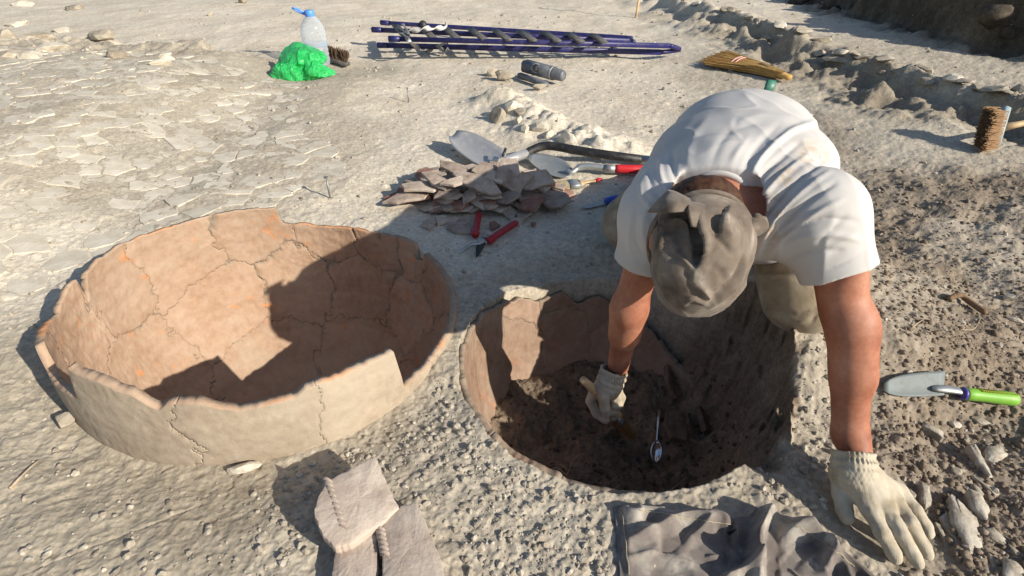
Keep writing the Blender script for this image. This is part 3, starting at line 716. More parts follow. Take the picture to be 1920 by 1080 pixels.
tor_ax = (HIP-CHEST)/np.linalg.norm(HIP-CHEST); tor_up = np.cross(tor_ax, ax_side); tor_up = tor_up if tor_up[2] > 0 else -tor_up
TA = np.stack([ax_side-tor_ax*(ax_side@tor_ax), tor_ax, tor_up]); TA[0] /= np.linalg.norm(TA[0])

def torso(p, g=0.0):
    d = ell_sdf(p, HIP, (.178+g, .15+g, .118+g), TA)
    d = smin(d, ell_sdf(p, MID, (.198+g, .23+g, .112+g), TA), .09)
    d = smin(d, ell_sdf(p, CHEST, (.198+g, .155+g, .098+g), TA), .08)
    d = smin(d, cap_sdf(p, CHEST+TA[2]*.03+np.array([-.02, -.02, .0]), SHL, .085+g, .074+g), .05)
    d = smin(d, cap_sdf(p, CHEST+TA[2]*.02+np.array([-.04, 0, .0]), SHR, .085+g, .07+g), .05)
    return d

# --- body: one surface from hand to hand, with the head
def body():
    lo, hi, st = (.10, .64, -.14), (.76, 1.66, .56), .0055
    p = grid(lo, hi, st)
    d = torso(p, -.022)
    tip = lambda a, b_, t: a+(b_-a)*t
    # left arm: deltoid, biceps, forearm belly, wrist
    d = smin(d, cap_sdf(p, SHL, ELL, .041, .0375), .03)
    d = smin(d, ell_sdf(p, tip(SHL, ELL, .62)+np.array([.004, -.012, 0]), (.034, .034, .08)), .02)
    d = smin(d, cap_sdf(p, ELL, WRL, .0375, .0305), .03)
    d = smin(d, cap_sdf(p, tip(ELL, WRL, .10)+np.array([.002, -.006, 0]), tip(ELL, WRL, .45)+np.array([.004, -.006, 0]), .036, .0365), .02)
    # right arm
    d = smin(d, cap_sdf(p, SHR, ELR, .043, .033), .03)
    d = smin(d, cap_sdf(p, ELR, WRR, .033, .026), .03)
    d = smin(d, cap_sdf(p, tip(ELR, WRR, .08)+np.array([-.004, -.006, 0]), tip(ELR, WRR, .4), .032, .032), .03)
    # neck and head
    d = smin(d, cap_sdf(p, CHEST+np.array([-.035, -.05, .035]), hp(0, -.035, -.06), .056, .052), .03)
    h = ell_sdf(p, hp(0, .0, .006), (.066, .078, .078), HA)
    h = smin(h, ell_sdf(p, hp(0, .030, -.06), (.056, .062, .062), HA), .04)
    h = smin(h, cap_sdf(p, hp(0, .088, .0), hp(0, .108, -.038), .010, .014), .018)         # nose
    h = smax(h, -ell_sdf(p, hp(.034, .098, .002), (.018, .014, .012), HA), .012); h = smax(h, -ell_sdf(p, hp(-.034, .098, .002), (.018, .014, .012), HA), .012)
    h = smin(h, ell_sdf(p, hp(.033, .082, .002), (.012, .011, .011), HA), .003); h = smin(h, ell_sdf(p, hp(-.033, .082, .002), (.012, .011, .011), HA), .003)
    h = smin(h, cap_sdf(p, hp(-.02, .088, -.066), hp(.02, .088, -.066), .008), .008)       # mouth
    h = smax(h, -cap_sdf(p, hp(-.022, .098, -.067), hp(.022, .098, -.067), .0022), .003)
    h = smin(h, ell_sdf(p, hp(0, .082, -.1), (.02, .016, .018), HA), .02)                  # chin
    for s_ in (1, -1):
        e = ell_sdf(p, hp(.08*s_, -.005, -.02), (.010, .019, .032), HA); e = smax(e, -ell_sdf(p, hp(.09*s_, .002, -.018), (.007, .011, .02), HA), .004); h = smin(h, e, .006)
    d = smin(d, h, .025)
    # hands close the arms inside the gloves
    d = smin(d, cap_sdf(p, WRL, WRL+np.array([.012, -.05, -.035]), .027, .024), .02)
    V, Q = nets(d, lo, st); V = relax(V, Q, 2)
    return V, Q
bV, bQ = body()
root_loc = np.array([.60, 1.40, 0.0])
person = link('person', npmesh('person', bV-root_loc, bQ), M['skin']); person.location = Vector(root_loc)
tag(person, 'person in white t-shirt and grey head cloth kneeling over the pit with gloved hands', 'person')
bpy.context.view_layer.update()
def wear(name, V, Q, m, smooth=True, parent=None):
    pl = Vector(root_loc) if parent is None else Vector((0, 0, 0))
    return link(name, npmesh(name, np.asarray(V)-root_loc, Q, smooth), m, person if parent is None else parent)
VIEW = np.array([-.45, -.72, .5]); VIEW /= np.linalg.norm(VIEW)

# --- shirt
def shirt():
    lo, hi, st = (.10, .74, .20), (.86, 1.68, .585), .0040
    p = grid(lo, hi, st)
    d = torso(p, .004)
    eL = SHL+(ELL-SHL)*.55; eR = SHR+(ELR-SHR)*.50
    d = smin(d, cap_sdf(p, SHL+np.array([.004, 0, 0]), eL+np.array([.006, 0, 0]), .072, .065), .035)
    d = smin(d, cap_sdf(p, SHR+np.array([.012, 0, 0]), eR, .070, .060), .035)
    d = smin(d, cap_sdf(p, CHEST+np.array([-.03, -.035, .04]), CHEST+np.array([-.055, -.085, .032]), .075, .066), .035)
    d = smin(d, ell_sdf(p, MID-TA[2]*.095+tor_ax*.02+TA[0]*.02, (.15, .20, .09), TA), .06); d = smin(d, ell_sdf(p, np.array([.59, 1.19, .285]), (.12, .11, .095), TA), .06)      # loose front hanging down
    # sleeve ends and neck opening are cut and hollow
    def cut(d, a, b_, r, depth):
        n = (b_-a)/np.linalg.norm(b_-a); h = (p-b_)@n.astype(np.float32)
        d = smax(d, h-4*np.maximum(0, np.linalg.norm(p-b_, axis=-1)-.115), .003)
        return smax(d, -cap_sdf(p, b_-n*depth, b_+n*.1, r), .003)
    d = cut(d, SHL+np.array([.004, 0, 0]), eL+np.array([.006, 0, 0]), .054, .05); d = cut(d, SHR, eR, .050, .05)
    nk = CHEST+np.array([-.055, -.085, .038]); nd_ = nk-(CHEST+np.array([-.03, -.02, .045])); nd_ /= np.linalg.norm(nd_)
    hN = (p-(nk-nd_*.006))@nd_.astype(np.float32)
    d = smax(d, hN-4*np.maximum(0, np.linalg.norm(p-nk, axis=-1)-.085), .005)
    d = smax(d, -cap_sdf(p, nk-nd_*.06, nk+nd_*.12, .052), .004)
    # shirt tail ends behind the hips
    d = smax(d, ((p-(HIP+tor_ax*.10))@tor_ax.astype(np.float32)), .01)
    V, Q = nets(d, lo, st); V = relax(V, Q, 2); N = vnormals(V, Q)
    folds = [  # pull lines from the far armpit across the back
        ([(1405, 470), (1425, 420), (1470, 360), (1545, 300)], 6, -.011), ([(1418, 478), (1445, 425), (1490, 372), (1555, 322)], 5, .008),
        ([(1428, 480), (1458, 432), (1510, 380), (1565, 345)], 6, -.010), ([(1438, 482), (1475, 440), (1530, 400), (1580, 375)], 6, .007),
        ([(1400, 455), (1412, 400), (1450, 345), (1520, 285)], 6, .009), ([(1396, 440), (1402, 385), (1432, 325), (1500, 268)], 7, -.009),
        ([(1392, 420), (1398, 360), (1425, 300), (1480, 248), (1540, 225)], 7, .010), ([(1384, 405), (1388, 345), (1412, 285), (1460, 235)], 8, -.007),
        ([(1450, 455), (1490, 425), (1550, 410), (1610, 415)], 6, -.007), ([(1455, 470), (1500, 448), (1560, 440), (1620, 452)], 7, .006), ([(1470, 490), (1520, 470), (1580, 470)], 6, -.006),
        ([(1365, 400), (1362, 350), (1375, 300), (1405, 255)], 8, .006), ([(1340, 345), (1335, 315), (1350, 270), (1385, 225)], 9, -.005),
        ([(1310, 335), (1290, 300), (1300, 260), (1330, 215)], 10, .004), ([(1380, 230), (1430, 215), (1490, 220)], 8, .004), ([(1370, 245), (1420, 232), (1480, 240)], 7, -.004),
        # near sleeve and flank
        ([(1285, 360), (1262, 320), (1262, 280)], 7, -.006), ([(1265, 375), (1240, 335), (1238, 295)], 6, .006), ([(1248, 385), (1222, 350), (1218, 315)], 6, -.005),
        ([(1235, 400), (1205, 372), (1200, 340)], 6, .005), ([(1205, 480), (1190, 440), (1195, 390)], 6, -.005), ([(1195, 500), (1180, 460), (1182, 415)], 5, .004), ([(1215, 470), (1205, 430), (1212, 385)], 6, .005),
        ([(1172, 470), (1190, 482), (1215, 486)], 4, -.004), ([(1172, 484), (1190, 496), (1212, 500)], 4, .004), ([(1225, 440), (1222, 400), (1235, 360)], 6, -.005),
        # hem stitching of the far sleeve
        ([(1528, 512), (1575, 497), (1634, 462)], 2.2, -.003), ([(1540, 480), (1575, 455), (1625, 425)], 9, .004), ([(1530, 460), (1560, 430), (1590, 400)], 7, -.004)]
    V0 = V; V = creases(V, N, [(l_, w_*.85, a_*(.70 if abs(a_) > .0055 else .55)) for l_, w_, a_ in folds], VIEW); V = V0+(V-V0)*sst(.062, .10, np.linalg.norm(V0-nk, axis=1))[:, None]; N = vnormals(V, Q)
    c3 = V*9; V = V+N*(.0016*vn3(c3, 300)+.0010*vn3(V*22, 305)+.0022*(1-np.abs(vn3(V*np.array([16., 7., 12.]), 306)))**4)[:, None]
    w = (.0007*np.sin(V@np.array([70., -55, 40])+3*vn3(V*7, 310)))*sst(-.2, .5, vn3(V*5, 311)); V = V+N*w[:, None]
    p2 = pix(V); stain = np.zeros(len(V))
    for (sx_, sy_, r) in ((1515, 288, 24), (1545, 295, 16), (1470, 330, 24), (1420, 420, 26), (1455, 385, 28), (1445, 440, 26)): stain = np.maximum(stain, np.exp(-((p2[:, 0]-sx_)**2+(p2[:, 1]-sy_)**2)/r**2))
    o = wear('shirt', V, Q, M['shirt']); setattr_f(o.data, 'stain', stain*.9)
    # ribbed collar band
    u1 = np.cross(nd_, [0, 0, 1.]); u1 /= np.linalg.norm(u1); u2 = np.cross(nd_, u1); ring = []
    for k in range(41):
        a = 2*math.pi*k/40; ring.append(nk-nd_*.008+(u1*math.cos(a)*1.0+u2*math.sin(a)*1.0)*.058)
    Vc, Fc = tube(ring, .0075, 10, False)
    wear('collar', [tuple(q) for q in Vc], Fc, M['shirt'], parent=o)
shirt()

# --- trousers, boots
def trousers():
    lo, hi, st = (.18, .93, -.012), (.90, 2.06, .5), .0075
    p = grid(lo, hi, st)
    hipL, hipR = np.array([.70, 1.44, .36]), np.array([.575, 1.52, .32]); knL, knR = np.array([.678, 1.075, .155]), np.array([.362, 1.575, .085])
    d = ell_sdf(p, HIP+np.array([0, .06, -.04]), (.150, .12, .10), TA)
    d = smin(d, cap_sdf(p, hipL, knL, .102, .092), .05); d = smin(d, cap_sdf(p, hipR, knR, .090, .078), .05)
    anL, anR = np.array([.74, 1.52, .13]), np.array([.50, 1.90, .065])
    d = smin(d, cap_sdf(p, knL, anL, .076, .058), .03); d = smin(d, cap_sdf(p, knR, anR, .074, .058), .03)
    d = smax(d, -(p[..., 2]-.002), .01)
    V, Q = nets(d, lo, st); V = relax(V, Q, 2); N = vnormals(V, Q)
    folds = [([(1405, 500), (1460, 512), (1510, 505)], 5, -.007), ([(1405, 512), (1460, 524), (1515, 517)], 5, .006), ([(1410, 560), (1450, 582), (1500, 588), (1540, 570)], 4, -.006),
             ([(1412, 572), (1450, 594), (1500, 600), (1538, 584)], 4, .006), ([(1440, 450), (1470, 480), (1520, 485)], 6, -.006), ([(1408, 530), (1425, 565), (1432, 600)], 5, -.006), ([(1535, 540), (1535, 575), (1520, 605)], 4, -.006),
             ([(1420, 470), (1430, 520), (1440, 560)], 7, .006), ([(1500, 460), (1505, 500), (1515, 540)], 6, .005), ([(1140, 410), (1160, 425), (1185, 425)], 5, -.005), ([(1140, 440), (1160, 450), (1185, 452)], 5, .004)]
    V = creases(V, N, folds, VIEW); N = vnormals(V, Q); V = V+N*(.005*vn3(V*8, 320)+.003*vn3(V*19, 321))[:, None]
    wear('trousers', V, Q, M['trouser'])
    for a, dr in ((anL, np.array([.03, .2, -.02])), (anR, np.array([.06, .2, -.02]))):
        lo = a-np.array([.14, .1, .08]); lo[2] = -.002; q = grid(lo, a+np.array([.2, .34, .12]), .007)
        e = cap_sdf(q, a, a+dr*.35, .052, .048); e = smin(e, cap_sdf(q, a+dr*.3, a+dr*.9-np.array([0, 0, .01]), .045, .034), .03); e = smax(e, -(q[..., 2]-.001), .004)
        V, Q = nets(e, lo, .007); wear('boot', V, Q, M['boot'])
trousers()

# --- head cloth tied at the back
def sheet(pts_grid, thick=.003, sub=5):
    """cloth flap through a coarse grid of points"""
    g = [catmull(r, sub) for r in pts_grid]; cols = list(zip(*g)); g = [catmull(list(c), sub) for c in cols]
    n, m = len(g), len(g[0]); V = np.array([[tuple(q) for q in r] for r in g]).reshape(-1, 3)
    id_ = np.arange(n*m).reshape(n, m); Q = np.stack([id_[:-1, :-1], id_[1:, :-1], id_[1:, 1:], id_[:-1, 1:]], -1).reshape(-1, 4)
    N = vnormals(V, Q); V2 = np.concatenate([V+N*thick/2, V-N*thick/2]); F = [Q, Q[:, ::-1]+n*m]
    def rim(a): F.append(np.stack([a[:-1], a[1:], a[1:]+n*m, a[:-1]+n*m], 1))
    rim(id_[0, :]); rim(id_[-1, ::-1]); rim(id_[::-1, 0]); rim(id_[:, -1])
    return V2, np.concatenate(F)
def head_cloth():
    st = .0035; lo = HEAD-.17; p = grid(lo, HEAD+.17, st)
    d = ell_sdf(p, hp(0, -.004, .012), (.085, .106, .107), HA)
    d = smin(d, ell_sdf(p, hp(.0, -.045, -.005), (.076, .066, .08), HA), .03)
    # lower edge: a plane round the brow and nape
    nrm = (-crown*.93+face*.10); nrm /= np.linalg.norm(nrm); h = (p-hp(0, .0, -.035))@nrm.astype(np.float32)
    d = smax(d, h, .006)
    V, Q = nets(d, lo, st); V = relax(V, Q, 2); N = vnormals(V, Q)
    folds = [([(1292, 385), (1300, 420), (1312, 462), (1305, 498)], 8, -.004), ([(1304, 375), (1316, 420), (1326, 462), (1318, 500)], 6, .003), ([(1270, 410), (1262, 450), (1272, 490)], 15, -.012), ([(1232, 480), (1250, 442), (1262, 470), (1300, 500)], 4.5, .006),
             ([(1338, 400), (1342, 430), (1350, 442)], 7, -.003), ([(1352, 395), (1362, 430), (1375, 445)], 7, .008), ([(1325, 432), (1350, 450), (1372, 475)], 6, -.007), ([(1285, 520), (1320, 545), (1338, 570)], 6, .007), ([(1280, 505), (1300, 535), (1318, 560)], 7, -.007),
             ([(1395, 478), (1380, 520), (1350, 552), (1328, 572)], 4, -.010), ([(1400, 486), (1387, 528), (1356, 560), (1330, 578)], 4, .007), ([(1220, 470), (1217, 510), (1235, 552)], 5, -.006), ([(1280, 570), (1300, 560), (1330, 575)], 4, .005),
             ([(1225, 440), (1250, 415), (1285, 405)], 6, .006), ([(1225, 425), (1255, 402), (1285, 392)], 6, -.008), ([(1330, 500), (1350, 510), (1362, 540)], 9, -.005)]
    V = creases(V, N, folds, VIEW); N = vnormals(V, Q); p2 = pix(V); fc = sst(-.1, .25, (N*VIEW).sum(1))
    for line, dn_, wn_, up_, wu_ in (([(1284, 372), (1300, 405), (1315, 445), (1317, 470), (1304, 503)], .019, 26, .007, 16), ([(1368, 384), (1354, 412), (1346, 438)], .008, 14, .005, 14), ([(1245, 412), (1232, 455), (1226, 500)], .005, 14, .004, 10)):
        line = [(q.x, q.y) for q in catmull([(x_, y_, 0) for x_, y_ in line], 5)]; d_, t_, s_ = dline(p2, line); lf = s_ > 0
        env = np.clip(5*t_*(1-t_)+.1, 0, 1)*fc; V = V+N*(np.where(lf, -dn_*np.exp(-(d_/wn_)**1.3), up_*np.exp(-(d_/wu_)))*env)[:, None]
    V = relax(V, Q, 1, .3); N = vnormals(V, Q); V = V+N*(.0030*vn3(V*15, 330)+.0035*(1-np.abs(vn3(V*20, 332)))**5+.0008*vn3(V*60, 331))[:, None]
    o = wear('head_cloth', V, Q, M['scarf'])
    for dc, rr_ in ((-.030, 1.035), (-.019, 1.03)):      # rolled double hem
        ring = [hp(.0, -.004, .012)+(hs*.0835*math.cos(a)+face*.104*math.sin(a))*rr_+(crown*(dc-.012)+crown*(.0135*math.sin(a))) for a in np.linspace(0, 2*math.pi, 61)]
        Vr, Fr = tube([Vector(tuple(q)) for q in ring], .0045, 8, False); wear('hem', [tuple(q) for q in Vr], Fr, M['scarf'], parent=o)
    D0 = .93
    f = lambda x, y, dz=0: P(x, y, D0+dz)
    # loose corner standing up on the left
    V, Q = sheet([[f(1215, 398, .02), f(1240, 399, -.01), f(1266, 398, -.025), f(1296, 396, -.02)], [f(1228, 382, .02), f(1246, 376, -.005), f(1270, 380, -.02), f(1298, 384, -.01)], [f(1254, 357, .035), f(1266, 360, .02), f(1284, 369, .01), f(1304, 379, .02)]], .0035)
    wear('cloth_flap', V, Q, M['scarf'], parent=o)
    V, Q = sheet([[f(1288, 378, .0), f(1318, 384, -.01), f(1345, 392, -.01), f(1362, 398, .0)], [f(1290, 396, -.03), f(1320, 404, -.025), f(1345, 408, -.02), f(1366, 402, -.01)], [f(1296, 425, -.03), f(1325, 430, -.03), f(1352, 432, -.025), f(1385, 420, -.0)]], .004)
    wear('cloth_flap', V, Q, M['scarf'], parent=o)
    V, Q = sheet([[f(1366, 386, .005), f(1384, 392, .01), f(1394, 404, .03)], [f(1358, 408, -.02), f(1380, 412, -.02), f(1398, 428, .01)], [f(1342, 440, -.02), f(1372, 448, -.02), f(1396, 460, .01)]], .004)
    wear('cloth_flap', V, Q, M['scarf'], parent=o)
    # knot and its dark tails at the right
    k = grid(np.array(f(1402, 430, .03))-.04, np.array(f(1402, 430, .03))+.04, .003); c0 = np.array(f(1402, 430, .03))
    e = cap_sdf(k, c0, c0+np.array([.010, 0, .02]), .013, .010); e = smin(e, cap_sdf(k, c0+np.array([0, 0, -.012]), c0+np.array([.008, .0, -.022]), .011, .009), .006)
    Vk, Qk = nets(e, np.array(f(1402, 430, .03))-.04, .003); wear('knot', Vk, Qk, M['scarf'], parent=o)
    V, Q = sheet([[f(1400, 406, .03), f(1418, 404, .02), f(1436, 408, .03)], [f(1400, 424, .0), f(1420, 424, .0), f(1440, 426, .02)], [f(1404, 444, .02), f(1418, 442, .02), f(1430, 436, .03)]], .004)
    wear('cloth_tail', V, Q, M['scarf'], parent=o)
    V, Q = sheet([[f(1396, 450, .02), f(1404, 448, .01), f(1411, 458, .02)], [f(1396, 468, .01), f(1404, 468, .0), f(1410, 474, .02)], [f(1396, 488, .02), f(1402, 489, .01), f(1404, 492, .02)]], .004)
    wear('cloth_tail', V, Q, M['scarf'], parent=o)
    # hair at the nape; dark cap widened over bare neck as painted shade
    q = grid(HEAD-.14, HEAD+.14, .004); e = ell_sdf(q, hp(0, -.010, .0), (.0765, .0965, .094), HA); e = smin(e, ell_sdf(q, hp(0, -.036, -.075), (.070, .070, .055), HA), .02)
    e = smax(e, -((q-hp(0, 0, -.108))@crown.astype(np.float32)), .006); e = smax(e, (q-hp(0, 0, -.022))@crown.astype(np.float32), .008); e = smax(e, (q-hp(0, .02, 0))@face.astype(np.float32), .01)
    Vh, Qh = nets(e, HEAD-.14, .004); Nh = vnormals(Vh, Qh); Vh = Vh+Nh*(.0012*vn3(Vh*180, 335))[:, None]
    ho = wear('hair_and_shade', Vh, Qh, M['hair_and_shade'])
head_cloth()

# --- gloves
def glove_mesh(chains, palm, lo, hi, cuff, st=.0020, k=.009):
    p = grid(lo, hi, st); d = None
    for a, b_, ra, rb in palm:
        e = cap_sdf(p, a, b_, ra, rb); d = e if d is None else smin(d, e, .018)
    fin = None
    for ch in chains:
        e = None
        for (a, ra), (b_, rb) in zip(ch[:-1], ch[1:]):
            q = cap_sdf(p, a, b_, ra, rb); e = q if e is None else smin(e, q, .004)
        fin = e if fin is None else smin(fin, e, .0015)
    d = smin(d, fin, k)
    ca, cb, ra, rb = cuff
    n = ((cb-ca)/np.linalg.norm(cb-ca)).astype(np.float32); e = cap_sdf(p, ca, cb, ra, rb)
    t = (p-ca)@n; L = np.linalg.norm(cb-ca)
    q = p-ca-t[..., None]*n; u = np.cross(n, [0.1, .2, 1]); u /= np.linalg.norm(u); w = np.cross(n, u)
    ang = np.arctan2(q@w.astype(np.float32), q@u.astype(np.float32))
    e = e-.0016*np.sin(ang*30)*np.clip((t+.01)/.02, 0, 1)*np.clip((L-t)/.012, 0, 1)-.0018*np.sin(t/.0075*2*math.pi*.5+np.sin(ang*30)*.7)
    e = np.maximum(e, -(t+.0))
    d = smin(d, e, .006); d = np.where(np.abs(np.linalg.norm(q, axis=-1)) < ra+.03, np.maximum(d, -(t)), d)
    d = np.maximum(d, -np.maximum(cap_sdf(p, ca-n*.05, ca+n*.03, ra-.005), -1))
    V, Q = nets(d, lo, st); V = relax(V, Q, 1)
    return V, Q
def add_glove(V, Q, axis, label=None):
    N = vnormals(V, Q); V = V+N*(.0009*vn3(V*70, 340)+.0007*vn3(V*160, 341))[:, None]
    o = wear('glove', V, Q, M['knit']); ax = np.array(axis, float); ax /= np.linalg.norm(ax); up = np.array([0, 0, 1.]); sd = np.cross(ax, up); sd /= np.linalg.norm(sd)
    setattr_f(o.data, 'row', V@ax); setattr_f(o.data, 'rib', V@sd+.3*(V@up))
    if label: o['label'] = label
    return o
g = lambda x, y, z: np.array(tuple(G(x, y, z)))
wr = g(1602, 848, .088); wr2 = g(1602, 884, .066)
kn = [g(1630, 952, .040), g(1657, 948, .043), g(1676, 940, .040), g(1684, 921, .034)]
chains = [
 [(kn[0], .0140), (g(1655, 1000, .032), .0128), (g(1675, 1037, .014), .0118), (g(1680, 1047, .010), .0106)],
 [(kn[1], .0142), (g(1689, 1002, .034), .0128), (g(1714, 1045, .014), .0118), (g(1721, 1056, .010), .0106)],
 [(kn[2], .0136), (g(1706, 980, .040), .0126), (g(1732, 1025, .014), .0114), (g(1739, 1038, .010), .0102)],
 [(kn[3], .0128), (g(1717, 956, .028), .0116), (g(1736, 988, .012), .0106), (g(1740, 1000, .010), .0096)],
 [(g(1576, 890, .048), .0195), (g(1578, 926, .028), .0160), (g(1584, 958, .015), .0140), (g(1588, 970, .012), .0124)]]
pm = g(1612, 905, .048)
palm = [(wr2, kn[0], .027, .016), (wr2, kn[1], .029, .017), (wr2, kn[2], .028, .016), (wr2, kn[3], .026, .015), (g(1600, 888, .048), g(1634, 930, .038), .022, .014)]
lo = np.array([.52, .47, -.02]); hi = np.array([.80, .80, .13])
V, Q = glove_mesh(chains, palm, lo, hi, (g(1600, 846, .090), wr2, .0345, .0375))
V[:, 2] = np.maximum(V[:, 2], -.004)
add_glove(V, Q, kn[1]-wr2, 'cream knitted glove spread flat on the ground')
# the other hand closes round a brush handle in the pit
f = lambda x, y, D: np.array(tuple(P(x, y, D)))
HB = [f(1092, 711, 1.385), f(1122, 740, 1.42), f(1160, 782, 1.475), f(1172, 806, 1.505)]
wr = f(1151, 694, 1.405); wr2 = f(1142, 722, 1.415)
chains = [
 [(f(1128, 728, 1.412), .015), (f(1131, 748, 1.395), .0135), (f(1135, 766, 1.398), .0130), (f(1136, 776, 1.405), .0118)],      # thumb along the handle
 [(f(1116, 732, 1.430), .0145), (f(1108, 752, 1.440), .0130), (f(1119, 775, 1.440), .0120), (f(1135, 787, 1.430), .0108)],     # first finger round the outside
 [(f(1126, 742, 1.450), .0145), (f(1122, 764, 1.470), .0130), (f(1138, 784, 1.470), .0118), (f(1150, 782, 1.450), .0105)],
 [(f(1150, 740, 1.440), .0140), (f(1160, 756, 1.450), .0130), (f(1152, 772, 1.440), .0120), (f(1146, 772, 1.425), .0110)],
 [(f(1155, 732, 1.425), .0130), (f(1164, 746, 1.430), .0122), (f(1160, 760, 1.425), .0112), (f(1152, 762, 1.418), .0100)]]
palm = [(wr2, f(1120, 733, 1.43), .027, .019), (wr2, f(1138, 744, 1.445), .029, .02), (wr2, f(1152, 738, 1.435), .027, .017)]
c0 = f(1138, 742, 1.43); V, Q = glove_mesh(chains, palm, c0-.13, c0+.13, (f(1152, 693, 1.402), f(1145, 714, 1.41), .0335, .0345), .0022, .008)
add_glove(V, Q, f(1128, 765, 1.44)-wr2, 'cream knitted glove closed round a wooden brush handle')
# ================================================================== SHERDS
M['sherd'] = mat('sherd clay', [(.32, (.22, .165, .13)), (.47, (.345, .275, .225)), (.6, (.43, .355, .295)), (.72, (.37, .2, .13))], 26, .92, .5, 110, .003, var=.35)
M['sherd_pale'] = mat('pale sherd clay', [(.32, (.36, .27, .21)), (.5, (.48, .40, .325)), (.66, (.55, .475, .40)), (.76, (.45, .24, .15))], 22, .92, .5, 110, .003, var=.2)
M['sherd_red'] = mat('red sherd clay', [(.32, (.20, .095, .07)), (.5, (.31, .165, .12)), (.7, (.38, .25, .2))], 26, .92, .5, 110, .003, var=.3)
M['big_sherd'] = mat('thick pot wall', [(.34, (.37, .295, .245)), (.5, (.45, .375, .315)), (.66, (.51, .44, .375))], 18, .93, .55, 150, .003, var=.12)
def sherd_mesh(r, n, th, rr, stretch=1.0, bend=0.0, poly=None):
    if poly is None:
        a0 = rr.uniform(0, 6.28); poly = []
        for k in range(n):
            a = a0+2*math.pi*(k+rr.uniform(-.25, .25))/n; q = r*rr.uniform(.75, 1.12); poly.append((math.cos(a)*q*stretch, math.sin(a)*q/stretch))
    pts = []
    for k in range(len(poly)):
        a, b_ = poly[k], poly[(k+1) % len(poly)]
        for j in range(3):
            t = j/3; w = r*.035 if j else 0; pts.append((a[0]+(b_[0]-a[0])*t+rr.uniform(-w, w), a[1]+(b_[1]-a[1])*t+rr.uniform(-w, w)))
    m = len(pts); V = []; zc = lambda q: -bend*q[0]**2/r
    cx = sum(q[0] for q in pts)/m; cy = sum(q[1] for q in pts)/m
    for s_, z in ((.55, -th/2), (.96, -th/2), (1.0, -th*.3), (1.0, th*.32), (.965, th/2), (.55, th/2)):
        for q in pts:
            u = (cx+(q[0]-cx)*s_*rr.uniform(.985, 1.0), cy+(q[1]-cy)*s_*rr.uniform(.985, 1.0)); V.append(Vector((u[0], u[1], z+zc(u)+rr.uniform(-.04, .04)*th)))
    F = []
    for i in range(5):
        for k in range(m): F.append((i*m+k, i*m+(k+1) % m, (i+1)*m+(k+1) % m, (i+1)*m+k))
    V.append(Vector((cx, cy, -th/2+zc((cx, cy))))); V.append(Vector((cx, cy, th/2+zc((cx, cy)))))
    for k in range(m): F.append((6*m, (k+1) % m, k)); F.append((5*m+k, 5*m+(k+1) % m, 6*m+1))
    return V, F
HC = Vector((-.10, 1.955, 0))
def heap_z(x_, y_):
    q = ((x_-HC.x)/.33)**2+((y_-HC.y)/.23)**2; return gz(x_, y_)+.122*max(0, 1-q)**.8
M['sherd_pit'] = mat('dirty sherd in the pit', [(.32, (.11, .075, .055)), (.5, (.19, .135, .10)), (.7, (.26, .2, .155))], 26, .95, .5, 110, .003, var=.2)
GRP = 'broken pottery sherds heaped beside the shovels'
srr = random.Random(21)
def put_sherd(x_, y_, z, r, n, th, tilt, az, label, m, stretch=1.0, bend=.0):
    V, F = sherd_mesh(r, n, th, srr, stretch, bend); R = Matrix.Rotation(az, 3, 'Z')@Matrix.Rotation(tilt, 3, 'X')@Matrix.Rotation(srr.uniform(0, 6.28), 3, 'Z')
    V = [R@q+Vector((x_, y_, z)) for q in V]
    return solo('sherd', V, F, M[m], label, 'sherd', GRP, smooth=False)
n_lo = 0; LOW = []
ORD = 'first second third fourth fifth sixth seventh eighth ninth tenth eleventh twelfth thirteenth fourteenth fifteenth sixteenth seventeenth eighteenth nineteenth twentieth'.split()
ORD += ['twenty-'+w for w in ORD[:9]]+['thirtieth']+['thirty-'+w for w in ORD[:9]]+['fortieth']+['forty-'+w for w in ORD[:9]]
for _ in range(600):
    a, q = srr.uniform(0, 6.28), math.sqrt(srr.random()); x_, y_ = HC.x+.31*q*math.cos(a), HC.y+.20*q*math.sin(a)
    r = srr.uniform(.028, .060); z = gz(x_, y_)+.006+max(0, heap_z(x_, y_)-gz(x_, y_)-.015)*srr.uniform(.15, .95)
    out = math.atan2(y_-HC.y, x_-HC.x)
    mk = srr.choice(['sherd', 'sherd', 'sherd', 'sherd_red', 'sherd_pale']); LOW.append([put_sherd(x_, y_, z, r, srr.choice([4, 4, 5, 5, 6]), srr.uniform(.007, .012), srr.uniform(-.05, .5), out-math.pi/2+srr.gauss(0, .6)+math.pi, 'sherd', mk, srr.uniform(.9, 1.35)), x_, y_, r, mk])
    n_lo += 1
    if n_lo >= 125: break
